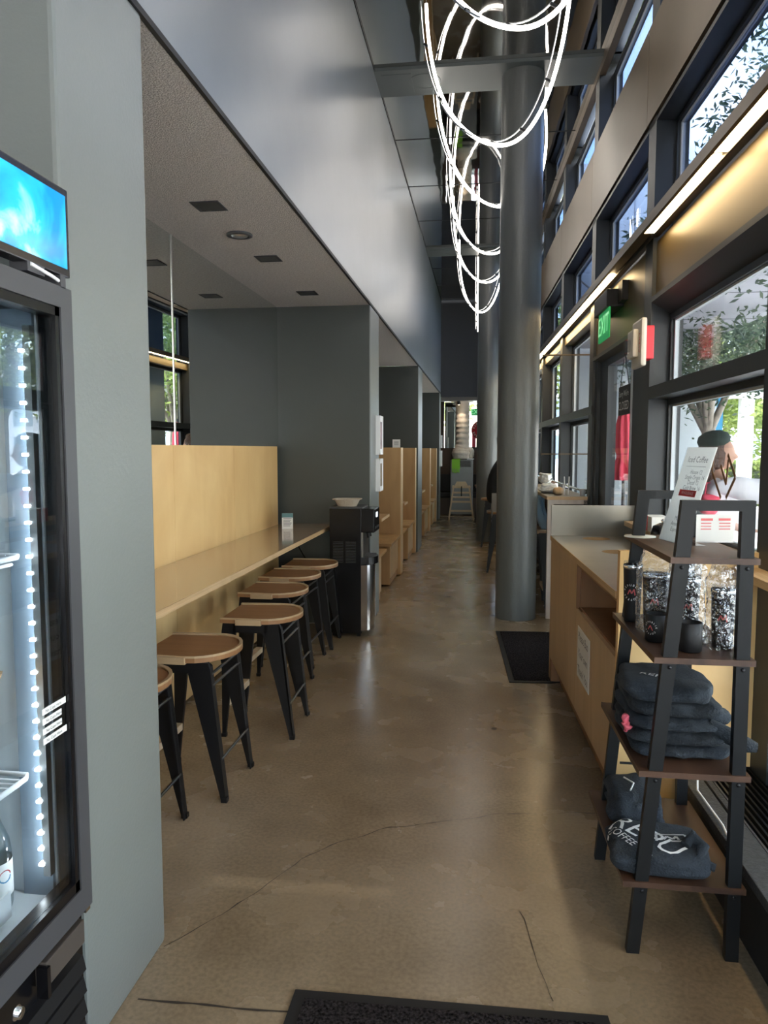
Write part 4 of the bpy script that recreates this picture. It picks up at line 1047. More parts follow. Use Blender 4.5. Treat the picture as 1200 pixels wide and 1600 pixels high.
def mug(x, y, label, rz):
    t = thing('mug', label, 'mug', (x, y, ZS), rz, 'matte black mugs on the second shelf')
    mb_ = obj('mug_body', MB().lathe([(0, 0), (.032, 0), (.036, .004), (.036, .088), (.034, .090), (.032, .088), (.032, .006), (0, .006)], 36), 'blackmatte', t)
    def wf(v):
        a = -pi/2-.3+v.x/.036; return Vector((.0366*cos(a), .0366*sin(a), .047+v.y))
    obj('logo_lettering', ring_text('REPUBLIK COFFEE ', .019, .008, wf, step=-.393), 'letter', mb_)
    obj('logo_mark', MB().bar((-.008, -.006, 0), (0, .008, 0), .003, .0005).bar((0, .008, 0), (.008, -.008, 0), .003, .0005).fn(wf), 'redprint', mb_)
mug(.556, 2.445, 'black mug with a logo left of the ladder leg on the second shelf', -.5)
mug(.628, 2.335, 'plain black mug right of the ladder leg on the second shelf', 2.2)

def hoodie(x, y, z, sx, sy, sz, seed, label, mtl='navy', rot=0, amp=.012, extra=None, grp='folded navy sweatshirts on the ladder shelf'):
    t = thing('folded_sweatshirt', label, 'sweatshirt', (x, y, z), rot, grp)
    global CL
    CL = blob(0, 0, sz, sx, sy, sz, seed, amp, 11, flat=5.5, nu=90, nv=26)
    obj('cloth', CL, mtl, t)
    if extra: extra(t, sx, sy, sz)
    return t
def sleeve(t, sx, sy, sz):
    obj('sleeve', MB().tube([(sx*.3, -sy*.3, sz*1.9), (sx*.8, -sy*.55, sz*1.95), (sx*1.05, -sy*.5, sz*1.5), (sx*1.05, -sy*.2, sz*1.2)], [.03, .032, .028, .018], 14).fn(lambda v: v+Vector((0, 0, .006*noise.noise(v*30)))), 'navy', t)
def tag_print(t, sx, sy, sz):
    obj('print', drape(densify(textmb('REPU', .045, planef((-sx*.25, -sy*.2, 0), (.9, -.4, 0), (.4, .9, 0)))), CL), 'letter', t)
hoodie(.620, 2.52, .5855, .150, .185, .022, 1, 'bottom folded navy sweatshirt of the stack on the third shelf')
hoodie(.615, 2.52, .6255, .148, .180, .024, 5, 'second folded navy sweatshirt from the bottom of the third shelf stack', 'navy2')
hoodie(.610, 2.52, .668, .145, .178, .022, 12, 'middle folded sweatshirt of the third shelf stack, with a rolled sleeve', 'navy', extra=sleeve)
hoodie(.605, 2.53, .708, .140, .175, .026, 21, 'second sweatshirt from the top of the third shelf stack', 'navy2')
hoodie(.600, 2.52, .752, .135, .165, .028, 33, 'top folded navy sweatshirt of the third shelf stack', 'navy', extra=tag_print)
t = thing('hanging_sleeve', 'dark navy sleeve sticking out past the right side of the third shelf', 'sleeve', (.74, 2.36, .66))
obj('cuff', MB().tube([(-.03, .03, .02), (.03, .0, .0), (.075, -.01, -.02), (.10, -.015, -.024)], [.026, .026, .023, .015], 16), 'navy2', t)
tag(obj('hair_tie', blob(.462, 2.40, .675, .012, .016, .028, 4, .008, 60, flat=2), mat('pink_cloth', (.75, .14, .20), .8)), 'small crumpled pink cloth at the left side of the sweatshirt stack', 'cloth')

def republik(t, sx, sy, sz):
    # print lies on top and spills over the left edge
    def top(o, ex, ey): return planef(o, ex, ey)
    obj('big_lettering', drape(densify(textmb('REPU', .115, planef((-sx*.20, sy*.05, 0), (.66, -.75, 0), (.75, .66, 0)))), CL), 'letter', t)
    obj('small_lettering', drape(densify(textmb('COFFEE CO', .040, planef((-sx*.58, -sy*.25, 0), (.50, -.87, 0), (.87, .50, 0)))), CL), 'letter', t)
    g = MB()
    for a, b in (((-.05, -.02), (-.04, .02)), ((-.04, .02), (.05, .02)), ((.05, .02), (.05, -.02)), ((.05, -.02), (-.005, -.02)), ((-.025, -.01), (-.01, .008)), ((-.01, .008), (.005, -.008)), ((.005, -.008), (.02, .008)), ((.02, .008), (.022, -.012))):
        g.bar((a[0], a[1], 0), (b[0], b[1], 0), .008, .001)
    obj('logo_mark', drape(densify(g.fn(planef((sx*.30, -sy*.02, 0), (.98, .15, 0), (-.15, .98, 0)))), CL, .002), 'letter', t)
    obj('rolled_hem', MB().tube([(sx*.55, -sy*.3, sz*2), (sx*.72, -sy*.1, sz*2.5), (sx*.9, -sy*.3, sz*2.0), (sx*.75, -sy*.7, sz*1.5), (sx*1.05, -sy*.8, sz*1.2)], [.016, .02, .02, .018, .012], 12), 'navy', t)
def hemfold(t, sx, sy, sz):
    obj('drawstring', MB().tube([(-.02, -.05, sz*2+.004), (.0, .0, sz*2+.008), (-.025, .05, sz*2+.006)], .003, 6), 'letter', t)
hoodie(.560, 2.39, .2358, .150, .13, .036, 44, 'folded navy sweatshirt with big white lettering on the bottom shelf', 'navy', extra=republik, amp=.010, rot=-.06)
hoodie(.545, 2.675, .2358, .09, .125, .055, 60, 'folded navy sweatshirt behind the lettered one on the bottom shelf', 'navy', extra=hemfold, amp=.016)

# top shelf goods
mh = thing('menu_holder', 'tall acrylic stand with a white menu sheet leaning on the top shelf', 'menu', (0, 0, 0))
A, B, C_, D_ = Vector((.612, 2.70, 1.237)), Vector((.650, 2.50, 1.237)), Vector((.738, 2.50, 1.556)), Vector((.700, 2.70, 1.556))
nn = (B-A).cross(D_-A).normalized()
if nn.dot(Vector((0, 0, 1.55))-A) < 0: nn = -nn
def slab4(a, b, c, d, th, off=0):
    return MB().add([p+nn*off for p in (a, b, c, d)]+[p+nn*(off+th) for p in (a, b, c, d)], [(0, 1, 2, 3), (7, 6, 5, 4), (0, 4, 5, 1), (1, 5, 6, 2), (2, 6, 7, 3), (3, 7, 4, 0)])
msh = obj('menu_sheet', slab4(A, B, C_, D_, .001), 'thinpaper', mh)
obj('acrylic_front', slab4(A, B, C_, D_, .002, .0025), 'clear', mh)
obj('acrylic_foot', slab4(A, B, B+Vector((.07, .02, 0)), A+Vector((.07, .02, 0)), .003), 'clear', mh)
sgn = 1 if nn.x < 0 else -1
ex_, ey_ = (B-A).normalized(), (D_-A).normalized()
def mf(fx, fy, sc=1): 
    o = A+(B-A)*fx+(D_-A)*fy
    return lambda v: o+ex_*v.x*sc+ey_*v.y+nn*.0016
gp = mat('grey_print', (.16, .16, .18), .7)
obj('heading', textmb('Iced Coffee', .030, mf(.5, .87)), gp, msh)
for k, tx in enumerate(('House 12', 'Single Origin 16', 'Decaf 12', 'Cold Brew 16')): obj('text_line', textmb(tx, .021, mf(.58, .74-.055*k)), gp, msh)
for k, tx in enumerate(('Latte', 'Mocha', 'Chai', 'Matcha', 'Americano', 'Espresso')): obj('text_line', textmb(tx, .021, mf(.5, .43-.06*k)), gp, msh)
obj('rule_line', MB().box(-.07, .07, -.0006, .0006, -.0001, .0001).fn(mf(.5, .80)), gp, msh)
obj('red_band', MB().box(-.06, .06, -.011, .011, -.0002, .0002).fn(mf(.5, .52)), mat('menu_red', (.65, .08, .08), .6), msh)
obj('band_lettering', textmb('WHOLESALE', .015, lambda v: mf(.5, .52)(v)+nn*.0006), 'letter', msh)
cs2 = thing('small_card', 'small printed card standing behind the near top bar of the ladder', 'card', (.775, 2.62, 1.236), .15)
obj('card', MB().box(-.065, .065, -.0015, .0015, 0, .095), 'thinpaper', cs2)
m = MB().box(-.05, -.01, -.0025, -.0015, .074, .082).box(.01, .05, -.0025, -.0015, .074, .082)
for k in range(3): m.box(-.05, -.015, -.0025, -.0015, .064-.01*k, .067-.01*k).box(.012, .05, -.0025, -.0015, .064-.01*k, .067-.01*k)
obj('print', m, 'redprint', cs2)
obj('stand', MB().box(-.065, .065, -.002, .045, 0, .003), 'clear', cs2)
tag(obj('paper_disc', MB().lathe([(0, 1.2355), (.055, 1.2355), (.055, 1.238), (0, 1.238)], 28, c=(.560, 2.765, 0)), 'paper'), 'flat round white coaster on the far end of the top shelf', 'coaster')

# black domed item and red card box on the counter beyond the ladder
t = thing('black_kettle', 'black domed canister on the counter behind the far ladder frame', 'canister', tuple(CM @ Vector((.40, -.95, .977))))
obj('dome', MB().lathe([(.058, 0), (.062, .06), (.062, .15), (.05, .185), (.02, .20), (0, .201)], 28), 'black', t)
obj('knob', MB().lathe([(.008, .2), (.014, .215), (0, .225)], 16), 'steel2', t)
t = fthing('red_card_box', 'small red and white box on the window ledge beyond the ladder', 'box', 1.13, 4.35, 1.086)
obj('box', MB().box(-.05, .05, -.09, .09, 0, .085), 'paper', t)
obj('red_side', MB().box(-.052, -.05, .0, .09, .0, .085), 'red', t)
# wood-look plaque below the window behind the shelf
tag(obj('white_cord', MB().tube([(.80, 2.98, .60), (.83, 2.92, .40), (.80, 2.80, .285), (.815, 2.55, .28), (.80, 2.40, .283)], .004, 8), 'white'), 'white cord hanging behind the ladder shelf down to the stone ledge', 'cord')

# ------------------------------------------------------------------ window logo decal
de = fthing('window_decal', 'brown angular logo outline on the window behind the ladder', 'decal', UG-.006, 0, 0)
def dp(*pts): return [Vector((0, s, z)) for s, z in pts]
dm = MB()
def seg(a, b, w_=.022): dm.bar((0, a[0], a[1]), (0, b[0], b[1]), .0015, w_, up=(0, 0, 1)) if abs(b[1]-a[1]) < abs(b[0]-a[0])*5 else dm.bar((0, a[0], a[1]), (0, b[0], b[1]), w_, .0015, up=(1, 0, 0))
for a, b in (((3.81, 1.525), (3.698, 1.417)), ((3.698, 1.417), (3.815, 1.309)), ((3.903, 1.47), (3.82, 1.377)), ((3.82, 1.377), (3.80, 1.50)), ((4.033, 1.437), (3.885, 1.305)), ((4.006, 1.553), (4.033, 1.437))):
    dm.bar((0, *a), (0, *b), .020, .0015, up=(1, 0, 0))
obj('outline', dm, 'decal', de)

# ------------------------------------------------------------------ fridge
fx = -.93
fr = thing('drinks_fridge', 'tall glass door drinks fridge with black frame at the left edge', 'fridge', (fx, 1.605, 0))
# local: x<0 is inwards, y<0 towards the viewer
obj('side_wall', MB().box(-.66, -.06, -.03, 0, .02, 1.90), 'fridgeframe', fr)
obj('side_wall', MB().box(-.66, -.06, -.68, -.65, .02, 1.90), 'fridgeframe', fr)
obj('top_panel', MB().box(-.66, -.06, -.68, 0, 1.88, 1.905), 'fridgeframe', fr)
obj('back_liner', MB().box(-.66, -.63, -.65, -.03, .46, 1.88), 'fridgein', fr)
obj('side_liner', MB().box(-.63, -.06, -.045, -.03, .50, 1.86), 'fridgein', fr)
obj('side_liner', MB().box(-.63, -.06, -.65, -.635, .50, 1.86), 'fridgein', fr)
obj('floor_liner', MB().box(-.63, -.06, -.65, -.03, .47, .50), 'fridgein', fr)
obj('blue_edge', MB().box(-.14, -.065, -.055, -.045, .50, 1.86), 'fridgeinb', fr)
dor = MB().box(-.05, 0, -.045, 0, .455, 1.908).box(-.05, 0, -.68, -.635, .455, 1.908).box(-.05, 0, -.635, -.045, 1.862, 1.908).box(-.05, 0, -.635, -.045, .455, .515)
do_ = obj('door_frame', dor, 'fridgeframe', fr)
obj('inner_gasket', MB().box(-.045, -.004, -.062, -.045, .515, 1.862).box(-.045, -.004, -.635, -.618, .515, 1.862).box(-.045, -.004, -.635, -.045, 1.842, 1.862).box(-.045, -.004, -.635, -.045, .515, .54), 'black', do_)
obj('door_glass', MB().box(-.016, -.012, -.618, -.062, .54, 1.842), 'fglass', do_)
ld = MB()
obj('led_channel', MB().box(-.075, -.058, -.075, -.058, .56, 1.82), 'silver', fr)
for k in range(32):
    ld.box(-.085, -.074, -.078, -.064, .585+k*.038, .591+k*.038)
obj('led_dots', ld, 'led', fr)
obj('shelf_track', MB().box(-.40, -.37, -.048, -.045, .53, 1.84), 'steel', fr)
obj('shelf_track', MB().box(-.632, -.628, -.20, -.17, .53, 1.84), 'steel', fr)
for z in (.80, 1.31):
    m = MB().tube([(-.60, -.07, z), (-.11, -.07, z), (-.10, -.09, z), (-.10, -.62, z)], .006, 8).tube([(-.12, -.08, z-.018), (-.12, -.62, z-.018)], .004, 8)
    for k in range(24): m.tube([(-.60, -.10-.022*k, z), (-.105, -.10-.022*k, z)], .0025, 6)
    obj('wire_shelf', m, 'wire', fr)
obj('price_rail', MB().box(-.105, -.098, -.62, -.12, 1.315, 1.35), 'clear', fr)
m = MB().box(-.105, -.10, -.62, -.36, .515, .56).box(-.105, -.10, -.34, -.16, .515, .575)
obj('bottle_rail', m, 'wire', fr)
obj('lower_panel', MB().box(-.66, -.03, -.68, 0, .03, .45), 'black', fr)
gm = MB()
for k in range(5): gm.prism([(-.03, .08+k*.055), (-.004, .085+k*.055), (-.012, .12+k*.055), (-.03, .125+k*.055)], 'Y', -.66, -.03)
obj('vent_louvres', gm, 'blackm', fr)
obj('handle_recess', MB().box(-.03, -.002, -.19, -.035, .378, .436, bev=.003), mat('recess_brown_grey', (.10, .085, .075), .35, .4), fr)
obj('handle_end', MB().box(-.02, .006, -.20, -.188, .36, .43), 'black', fr)
obj('lock', MB().lathe([(0, .01), (.012, .01), (.012, 0), (.015, 0)], 20).xf(Matrix.Translation((-.002, -.295, .405)) @ Matrix.Rotation(pi/2, 4, 'Y')), 'steel2', fr)
obj('hinge', MB().box(-.03, -.006, -.02, .0, .44, .456), 'steel2', fr)
for k in range(4):
    zz = .975-.022*k
    obj('label_strip', MB().box(-.0115, -.0105, -.155+(.0 if k in (0, 3) else 0), -.065-(.018 if k in (1, 2) else 0), zz, zz+.014).fn(lambda v, zz=zz: v+Vector((0, 0, 0))), 'paper', do_)
for k in range(4): obj('label_text', textmb('No Cups Here', .010, planef((-.0095, -.115, .982-.022*k), (0, 1, 0), (0, 0, 1))), 'ink', do_)
for sx_, sy_ in ((-.6, -.62), (-.06, -.62), (-.6, -.05), (-.06, -.05)): obj('foot', MB().box(sx_-.02, sx_+.02, sy_-.02, sy_+.02, 0, .032), 'black', fr)
bx = thing('cardboard_box', 'open cardboard box with a white barcode label inside the fridge', 'box', (-1.13, 1.42, .808))
m = MB().box(-.20, .03, -.20, .10, 0, .19)
obj('carton', m, 'cardboard', bx)
obj('flap', MB().add([(.03, -.20, .19), (.03, .10, .19), (.05, .10, .235), (.05, -.20, .215)], [(0, 1, 2, 3)]).join(MB().add([(-.2, .10, .19), (.03, .1, .19), (.03, .13, .23), (-.2, .13, .23)], [(0, 1, 2, 3)])), 'cardboard', bx)
obj('label', MB().box(.03, .0315, -.06, .09, .02, .15), 'paper', bx)
m = MB()
for k in range(12): m.box(.0315, .0322, -.03+k*.0065, -.027+k*.0065+(.0015 if k % 3 else 0), .085, .125)
for k in range(4): m.box(.0315, .0322, -.03, .05-.01*k, .068-.011*k, .072-.011*k)
obj('barcode', m, 'ink', bx)
bo = thing('cola_bottle', 'clear drink bottle with a white label at the bottom of the fridge', 'bottle', (-1.10, 1.49, .501))
obj('bottle', MB().lathe([(0, 0), (.034, 0), (.037, .01), (.037, .13), (.033, .16), (.018, .20), (.0125, .22), (.0125, .245)], 32), 'bottle', bo)
obj('label', MB().lathe([(.0378, .035), (.0378, .115)], 32), 'paper', bo)
def bf(v): a = -.35+v.x/.038; return Vector((.0386*cos(a), .0386*sin(a), .085+v.y))
obj('logo_red', MB().prism([(.015*cos(a*pi/8), .015*sin(a*pi/8)*.9+.001) for a in range(9)], 'Z', 0, .0003).fn(bf), 'red', bo)
obj('logo_blue', MB().prism([(.015*cos(a*pi/8), -.015*sin(a*pi/8)*.9-.002) for a in range(9)], 'Z', 0, .0003).fn(bf), 'blueb', bo)
obj('cap', MB().lathe([(.0155, .24), (.0155, .262), (0, .262)], 24), 'blueb', bo)
for k in range(4):
    b2 = copy_tree(bo); b2.location = (-1.10-.09*(k // 2+0), 1.49-.085*(k+1), .501)
    b2['label'] = ['clear drink bottle second from the fridge hinge side, lower deck', 'clear drink bottle third from the fridge hinge side, lower deck', 'clear drink bottle fourth from the fridge hinge side, lower deck', 'clear drink bottle fifth from the fridge hinge side, lower deck'][k]
    b2['group'] = 'bottles in the fridge'
bo['group'] = 'bottles in the fridge'

mo = thing('monitor', 'flat screen showing bright blue sky picture on top of the fridge', 'monitor', (-.93, 1.603, 1.925), 0)
obj('bezel', MB().box(-.035, 0, -.56, 0, .008, .20, bev=.003), 'screenframe', mo)
obj('screen', MB().box(0, .0012, -.545, -.013, .026, .184), 'screen', mo)
for q in (-.04, -.5): obj('stand_foot', MB().box(-.10, .0, q, q+.02, -.019, .008), 'dgrey', mo)
obj('control_block', MB().box(-.04, .0, -.16, -.10, -.01, .01), 'dgrey', mo)
obj('cable', MB().tube([(-.01, -.02, -.005), (.004, -.08, -.004), (.0, -.15, .006)], .004, 8), 'white', mo)

# ------------------------------------------------------------------ outdoors
ground = MB().box(-40, 60, -40, 90, -.5, -.03)
struct('ground', ground, 'plaza', 'pale plaza paving outside')
struct('canopy', MB().box(UG+.06, 2.95, -6, 9.9, 2.84, 2.90), 'canopy', 'grey canopy outside above the windows', Mx=FM)
cj = MB()
for s in range(-5, 10): cj.box(UG+.06, 2.95, s*1.3, s*1.3+.012, 2.837, 2.841)
cj.box(2.1, 2.112, -6, 9.9, 2.837, 2.841)
struct('canopy_seams', cj, 'ink', Mx=FM, parent=bpy.data.objects['canopy'])
bw = fthing('annex_building', 'pale panelled building outside left of the tree', 'building', 1.45, 10.0, -.03)
obj('wall', MB().box(0, 1.85, 0, .5, 0, 5.2), 'bldg', bw)
m = MB()
for u in (.25, .5, .75, 1.0, 1.35): m.box(u, u+.012, -.006, 0, 0, 5.2)
obj('panel_joints', m, mat('joint_grey', (.25, .28, .33), .7), bw)
obj('banner', MB().box(1.85, 1.95, .05, .08, 1.0, 2.6), 'blueb', bw)
fb = fthing('pale_building', 'white modern building far across the plaza', 'building', 8, 45, -.03)
obj('wall', MB().box(-6, 26, 0, 6, 0, 7), 'bldg', fb)
m = MB()
for r_ in range(3):
    for k in range(14): m.box(-5+2.2*k, -3.6+2.2*k, -.05, 0, 1+2.1*r_, 2.4+2.1*r_)
obj('windows', m, mat('blue_window', (.18, .25, .32), .2), fb)

def tree(u, s, h, cr_, n_, leaf, label, tr=.11, spread=1.0, seed=1, lean=0, z0=0, ls=.055):
    rnd = random.Random(seed)
    t = fthing('tree', label, 'tree', u, s, -.03, 'trees outside the windows')
    tk = MB(); fork = h*.42+z0
    tk.tube([(0, 0, 0), (.03, .0, fork*.5), (lean, 0, fork)], [tr*1.15, tr, tr*.85], 14)
    tips = []
    for k in range(7):
        a = 2*pi*k/7+rnd.random()*.6; rr_ = cr_*(.35+.45*rnd.random()); zz = h*(.68+.25*rnd.random())
        mid = (lean+rr_*.35*cos(a), rr_*.35*sin(a), fork+(zz-fork)*.5); end = (lean+rr_*cos(a), rr_*sin(a), zz)
        tk.tube([(lean, 0, fork-.1), mid, end], [tr*.55, tr*.32, tr*.12], 8); tips.append(end); tips.append(mid)
    obj('trunk', tk, 'bark', t)
    lf = MB(); V = []; F = []
    cl = [(Vector(tips[rnd.randrange(len(tips))])+Vector((rnd.gauss(0, 1), rnd.gauss(0, 1), rnd.gauss(0, .6)))*cr_*.33) for _ in range(70)]
    for i in range(n_):
        c = cl[rnd.randrange(70)]+Vector((rnd.gauss(0, 1), rnd.gauss(0, 1), rnd.gauss(0, .7)))*cr_*.13*spread
        d = Vector((rnd.gauss(0, 1), rnd.gauss(0, 1), rnd.gauss(0, .6))).normalized(); e = d.cross(Vector((rnd.gauss(0, 1), rnd.gauss(0, 1), rnd.gauss(0, 1)))).normalized()
        if c.x+u < 1.75 and s < 18: continue
        l = ls*(.7+.6*rnd.random()); b = len(V)
        V += [c-d*l, c+e*l*.35, c+d*l, c-e*l*.35]; F.append((b, b+1, b+2, b+3))
    lf.add(V, F); obj('foliage', lf, leaf, t, fix=False)
    return t
tree(2.95, 9.2, 4.6, 1.9, 30000, 'leafd', 'forked grey tree right outside the near window', tr=.085, seed=3, z0=-.1, ls=.04)
tree(3.0, 4.4, 5.2, 1.7, 42000, 'leafd', 'leafy tree outside the near upper window', tr=.10, seed=5, ls=.034)
tree(5.6, 17, 4.2, 1.9, 7000, 'leaf', 'bright green tree behind the pergola', tr=.09, seed=8, ls=.08)
tree(8.6, 20, 4.4, 2.2, 7000, 'leaf', 'bright green tree right of the pergola post', tr=.09, seed=9, ls=.09)
tree(3.2, 14.5, 5.0, 2.2, 9000, 'leaf', 'green tree past the pale annex wall', tr=.10, seed=11, ls=.07)
tree(4.2, 19, 5.5, 2.4, 8000, 'leaf', 'second green tree past the pale annex wall', tr=.10, seed=12, ls=.09)
tree(7.0, 12.0, 5.2, 2.1, 7000, 'leaf', 'tree standing out on the plaza', tr=.10, seed=14, ls=.08)
tree(6.2, 6.0, 5.2, 2.2, 7000, 'leaf', 'tree on the plaza opposite the counter', tr=.10, seed=15, ls=.08)
tree(6.0, 1.5, 5.5, 2.2, 7000, 'leaf', 'tree on the plaza beside the viewer', tr=.10, seed=16, ls=.08)
tree(-.2, 23.5, 5.5, 2.2, 8000, 'leaf', 'tree seen through the far end window', tr=.10, seed=17, ls=.09)
def hedge(u0, u1, s0, s1, h, label, seed):
    rnd = random.Random(seed); V = []; F = []
    t = fthing('hedge', label, 'hedge', u0, s0, -.03)
    obj('core', MB().box(.06, u1-u0-.06, .06, s1-s0-.06, 0, h-.08), 'leafd', t)
    for i in range(7000):
        c = Vector((rnd.random()*(u1-u0), rnd.random()*(s1-s0), rnd.random()*h)); k = rnd.randrange(3)
        if k == 0: c.y = rnd.gauss(.04, .04)
        elif k == 1: c.z = h-abs(rnd.gauss(.03, .04))
        else: c.x = rnd.gauss(.04, .04)
        d = Vector((rnd.gauss(0, 1), rnd.gauss(0, 1), rnd.gauss(0, 1))).normalized(); e = d.cross(Vector((rnd.gauss(0, 1), rnd.gauss(0, 1), .2))).normalized(); l = .07
        b = len(V); V += [c-d*l, c+e*l*.5, c+d*l, c-e*l*.5]; F.append((b, b+1, b+2, b+3))
    obj('leaves', MB().add(V, F), 'leaf', t, fix=False)
hedge(5.2, 12, 21.5, 22.5, 1.25, 'clipped green hedge across the plaza', 4)
# pergola
pg = fthing('pergola', 'white steel pergola over the plaza outside', 'pergola', 5.5, 15.0, -.03)
for x in (0, 4.5):
    for y in (0, 5): obj('post', MB().box(x-.11, x+.11, y-.11, y+.11, 0, 3.0), 'whitep', pg)
obj('beam', MB().box(-2.5, 5, -.08, .08, 2.55, 2.78).box(-2.5, 5, 4.92, 5.08, 2.55, 2.78), 'whitep', pg)
for k in range(12): obj('rafter', MB().box(-2.2+.6*k, -2.1+.6*k, -.5, 5.5, 2.78, 2.9), 'whitep', pg)
# railing
rl = fthing('outdoor_railing', 'low white metal railing outside the near window', 'railing', 2.1, 9.3, -.03)
for z in (.65, .85, 1.05, 1.25): obj('rail', MB().tube([(-.5, 0, z), (1.1, 0, z)], .018, 8), 'whitep', rl)
for x in (-.5, .3, 1.1): obj('post', MB().tube([(x, 0, 0), (x, 0, 1.27)], .02, 8), 'whitep', rl)
# closed parasol
um = thing('closed_parasol', 'closed pink red parasol outside the glass door', 'parasol', (1.53, 8.5, -.03))
m = MB(); vs = []; nu = 40; prof = [(2.10, .015), (2.02, .05), (1.85, .085), (1.60, .095), (1.52, .075), (1.48, .075), (1.40, .11), (1.28, .125), (1.24, .10)]
for z, r in prof:
    for i in range(nu):
        a = 2*pi*i/nu; q = r*(1+.22*cos(8*a+z*3)); vs.append((q*cos(a), q*sin(a), z))
m.add(vs, [(j*nu+i, j*nu+(i+1) % nu, (j+1)*nu+(i+1) % nu, (j+1)*nu+i) for j in range(len(prof)-1) for i in range(nu)], smooth=True)
obj('canopy', m, 'redcloth', um)
obj('pole', MB().tube([(0, 0, .05), (0, 0, 2.16)], .02, 10), 'dgrey', um)
obj('base', MB().lathe([(0, 0), (.25, 0), (.25, .05), (.05, .08), (0, .08)], 28), 'dgrey', um)
u2 = copy_tree(um); place(u2, (2.2, 13.6, -.03), 0, 'second closed parasol farther along the building outside'); um['group'] = u2['group'] = 'closed parasols outside'
# patio table and chairs beyond the door
pt = thing('patio_table', 'round white metal patio table outside the door', 'table', (2.05, 10.0-.6, -.03))
obj('top', MB().lathe([(0, .72), (.38, .72), (.38, .74), (0, .74)], 32), 'whitep', pt)
obj('pedestal', MB().tube([(0, 0, .0), (0, 0, .72)], .025, 10).lathe([(0, 0), (.22, 0), (.22, .02), (0, .03)], 24), 'whitep', pt)
pc = thing('patio_chair', 'white wire patio chair outside, near the parasol', 'chair', (1.62, 7.7, -.03), .4)
obj('seat', MB().box(-.2, .2, -.2, .2, .44, .46), 'whitep', pc)
m = MB().tube([(-.2, .2, .46), (-.2, .24, .85), (.2, .24, .85), (.2, .2, .46)], .012, 8)
for k in range(5): m.tube([(-.13+.065*k, .2, .46), (-.13+.065*k, .24, .85)], .006, 6)
obj('backrest', m, 'whitep', pc)
for a in (-1, 1):
    for b in (-1, 1): obj('leg', MB().tube([(a*.18, b*.18, .44), (a*.22, b*.22, 0)], .012, 8), 'whitep', pc)

# woman outside with beret
wm = thing('person', 'woman in a dark green beret and white blouse reaching out, outside the window', 'person', (1.545, 5.25, -.03), 0)
V = [(0, 0, .92), (0, 0, 1.08), (0, 0, 1.24), (.0, 0, 1.36), (.0, 0, 1.43), (.01, 0, 1.50),
     (0, -.16, 1.35), (.25, -.19, 1.32), (.50, -.19, 1.33), (0, .16, 1.35), (.05, .21, 1.12), (.24, .16, 1.02),
     (0, -.09, .88), (.03, -.09, .5), (0, -.09, .10), (.12, -.09, .05), (0, .09, .88), (-.03, .09, .5), (-.05, .09, .10), (.07, .09, .05)]
E_ = [(0, 1), (1, 2), (2, 3), (3, 4), (4, 5), (3, 6), (6, 7), (7, 8), (3, 9), (9, 10), (10, 11), (0, 12), (12, 13), (13, 14), (14, 15), (0, 16), (16, 17), (17, 18), (18, 19)]
R_ = [.12, .10, .115, .09, .045, .045, .048, .036, .026, .048, .036, .026, .085, .055, .035, .03, .085, .055, .035, .03]
bd = skinmesh(V, E_, R_); bd.join(head((.03, 0, 1.55), -.45, .88)).join(hand((.50, -.19, 1.33), (1, 0, 0), (0, 0, 1))).join(hand((.24, .16, 1.02), (1, -.2, 0), (0, 0, 1)))
obj('body', bd, 'skin', wm)
bl = skinmesh([(0, 0, .95), (0, 0, 1.1), (0, 0, 1.25), (0, 0, 1.37), (0, -.16, 1.36), (.14, -.19, 1.31), (.30, -.19, 1.30), (.46, -.19, 1.33), (0, .16, 1.36), (.04, .21, 1.12), (.20, .17, 1.03)],
              [(0, 1), (1, 2), (2, 3), (3, 4), (4, 5), (5, 6), (6, 7), (3, 8), (8, 9), (9, 10)], [.15, .13, .14, .10, .07, .085, .09, .05, .07, .075, .05])
bl.fn(lambda v: v+Vector((0, 0, .012*noise.noise(v*14)))+Vector((0, .012*noise.noise(v*17), 0)))
obj('blouse', bl, 'blouse', wm)
obj('trousers', skinmesh([(0, 0, .93), (0, -.09, .86), (.03, -.09, .5), (0, -.09, .12), (0, .09, .86), (-.03, .09, .5), (-.05, .09, .12)], [(0, 1), (1, 2), (2, 3), (0, 4), (4, 5), (5, 6)], [.14, .10, .075, .06, .10, .075, .06]), 'denim', wm)
hm = blob(-.028, 0, 1.55, .092, .080, .108, 3, .006, flat=2); hm.join(blob(-.07, .0, 1.38, .055, .085, .15, 7, .010, flat=2))
obj('hair', hm, 'hair', wm)
bz = MB().lathe([(.072, 0), (.10, .02), (.106, .045), (.092, .078), (.05, .102), (0, .108)], 36)
bz.xf(Matrix.Translation((-.015, 0, 1.60)) @ Matrix.Rotation(radians(-10), 4, 'Y'))
obj('beret', bz, 'beret', wm)
obj('shoe', blob(.05, -.09, .035, .12, .045, .035, 2, .002, flat=2.4).join(blob(.0, .09, .035, .12, .045, .035, 3, .002, flat=2.4)), 'black', wm)
sb_ = thing('tote_bag', 'pink red bag at the elbow of the woman outside', 'bag', (1.47, 5.12, -.03))
obj('bag', blob(0, 0, 1.22, .055, .05, .07, 5, .008, 12, flat=2.5), 'redcloth', sb_)
obj('strap', MB().tube([(-.03, 0, 1.26), (-.02, .0, 1.36), (.05, .03, 1.36), (.04, 0, 1.26)], .006, 8), 'redcloth', sb_)

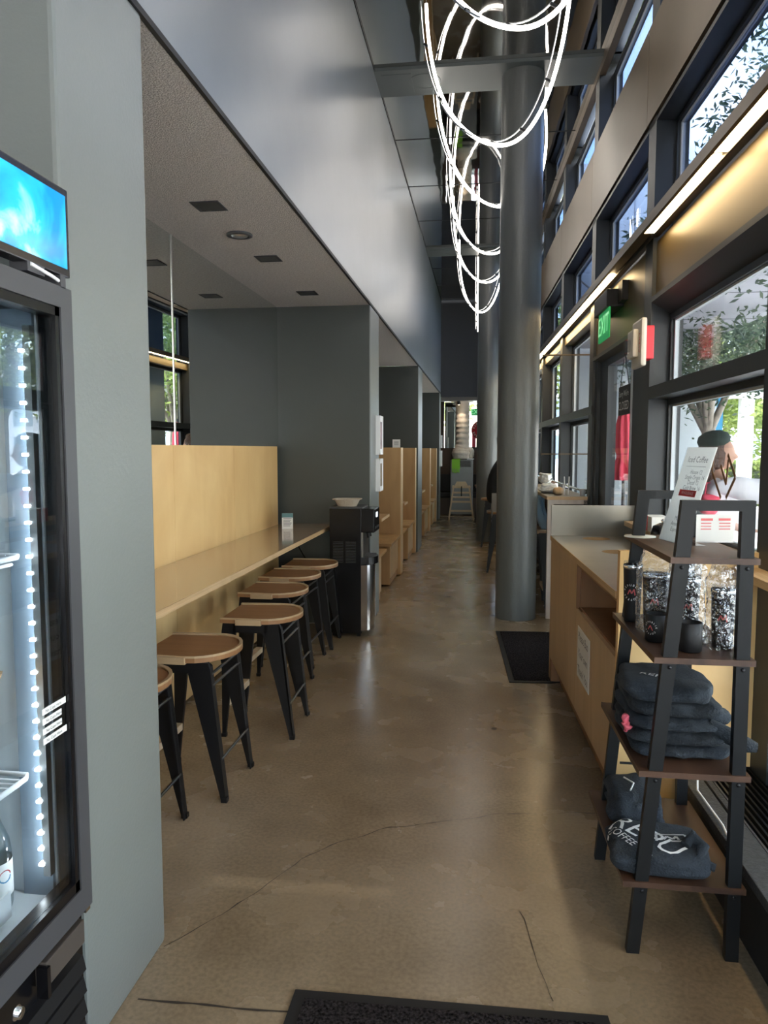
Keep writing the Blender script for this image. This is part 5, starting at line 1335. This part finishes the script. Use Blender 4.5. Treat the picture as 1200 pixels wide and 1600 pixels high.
# seated person far across the plaza
bench_ = thing('planter_wall', 'low white planter wall far across the plaza', 'wall', (12.2, 35, -.03), 0)
obj('block', MB().box(-2.5, 2.5, -.3, .4, 0, .95), 'whitep', bench_)
sp = thing('person', 'small seated person in a light blue shirt far outside the window', 'person', (12.15, 34.45, 0), 0)
V = [(0, 0, 1.02), (0, 0, 1.2), (0, 0, 1.42), (0, 0, 1.52), (0, 0, 1.6), (-.17, 0, 1.43), (-.24, -.05, 1.2), (-.05, -.2, 1.28), (.17, 0, 1.43), (.24, -.12, 1.22), (.06, -.16, 1.56),
     (-.09, -.05, 1.0), (-.12, -.42, 1.0), (-.12, -.42, .6), (.09, -.05, 1.0), (.12, -.42, 1.0), (.12, -.42, .6)]
bd = skinmesh(V, [(0, 1), (1, 2), (2, 3), (3, 4), (2, 5), (5, 6), (6, 7), (2, 8), (8, 9), (9, 10), (0, 11), (11, 12), (12, 13), (0, 14), (14, 15), (15, 16)], [.13, .12, .12, .06, .055, .05, .04, .03, .05, .04, .03, .09, .07, .045, .09, .07, .045])
bd.join(head((0, -.01, 1.68), -pi/2)).join(hand((-.05, -.2, 1.28), (1, -.2, 0), (0, 0, 1))).join(hand((.06, -.16, 1.56), (0, .2, 1), (0, 1, 0)))
obj('body', bd, 'skin', sp)
obj('shirt', skinmesh([(0, 0, 1.02), (0, 0, 1.2), (0, 0, 1.43), (-.17, 0, 1.44), (-.24, -.05, 1.2), (-.10, -.18, 1.27), (.17, 0, 1.44), (.24, -.12, 1.22), (.10, -.15, 1.45)], [(0, 1), (1, 2), (2, 3), (3, 4), (4, 5), (2, 6), (6, 7), (7, 8)], [.16, .15, .13, .08, .07, .05, .08, .07, .05]), 'ltblue', sp)
obj('trousers', skinmesh([(0, 0, 1.02), (-.09, -.05, 1.0), (-.12, -.42, 1.0), (-.12, -.42, .65), (.09, -.05, 1.0), (.12, -.42, 1.0), (.12, -.42, .65)], [(0, 1), (1, 2), (2, 3), (0, 4), (4, 5), (5, 6)], [.14, .11, .09, .07, .11, .09, .07]), 'khaki', sp)
obj('hair', blob(0, .03, 1.70, .09, .10, .12, 3, .006, flat=2).join(blob(0, .06, 1.56, .10, .05, .12, 4, .006, flat=2)), 'hair', sp)
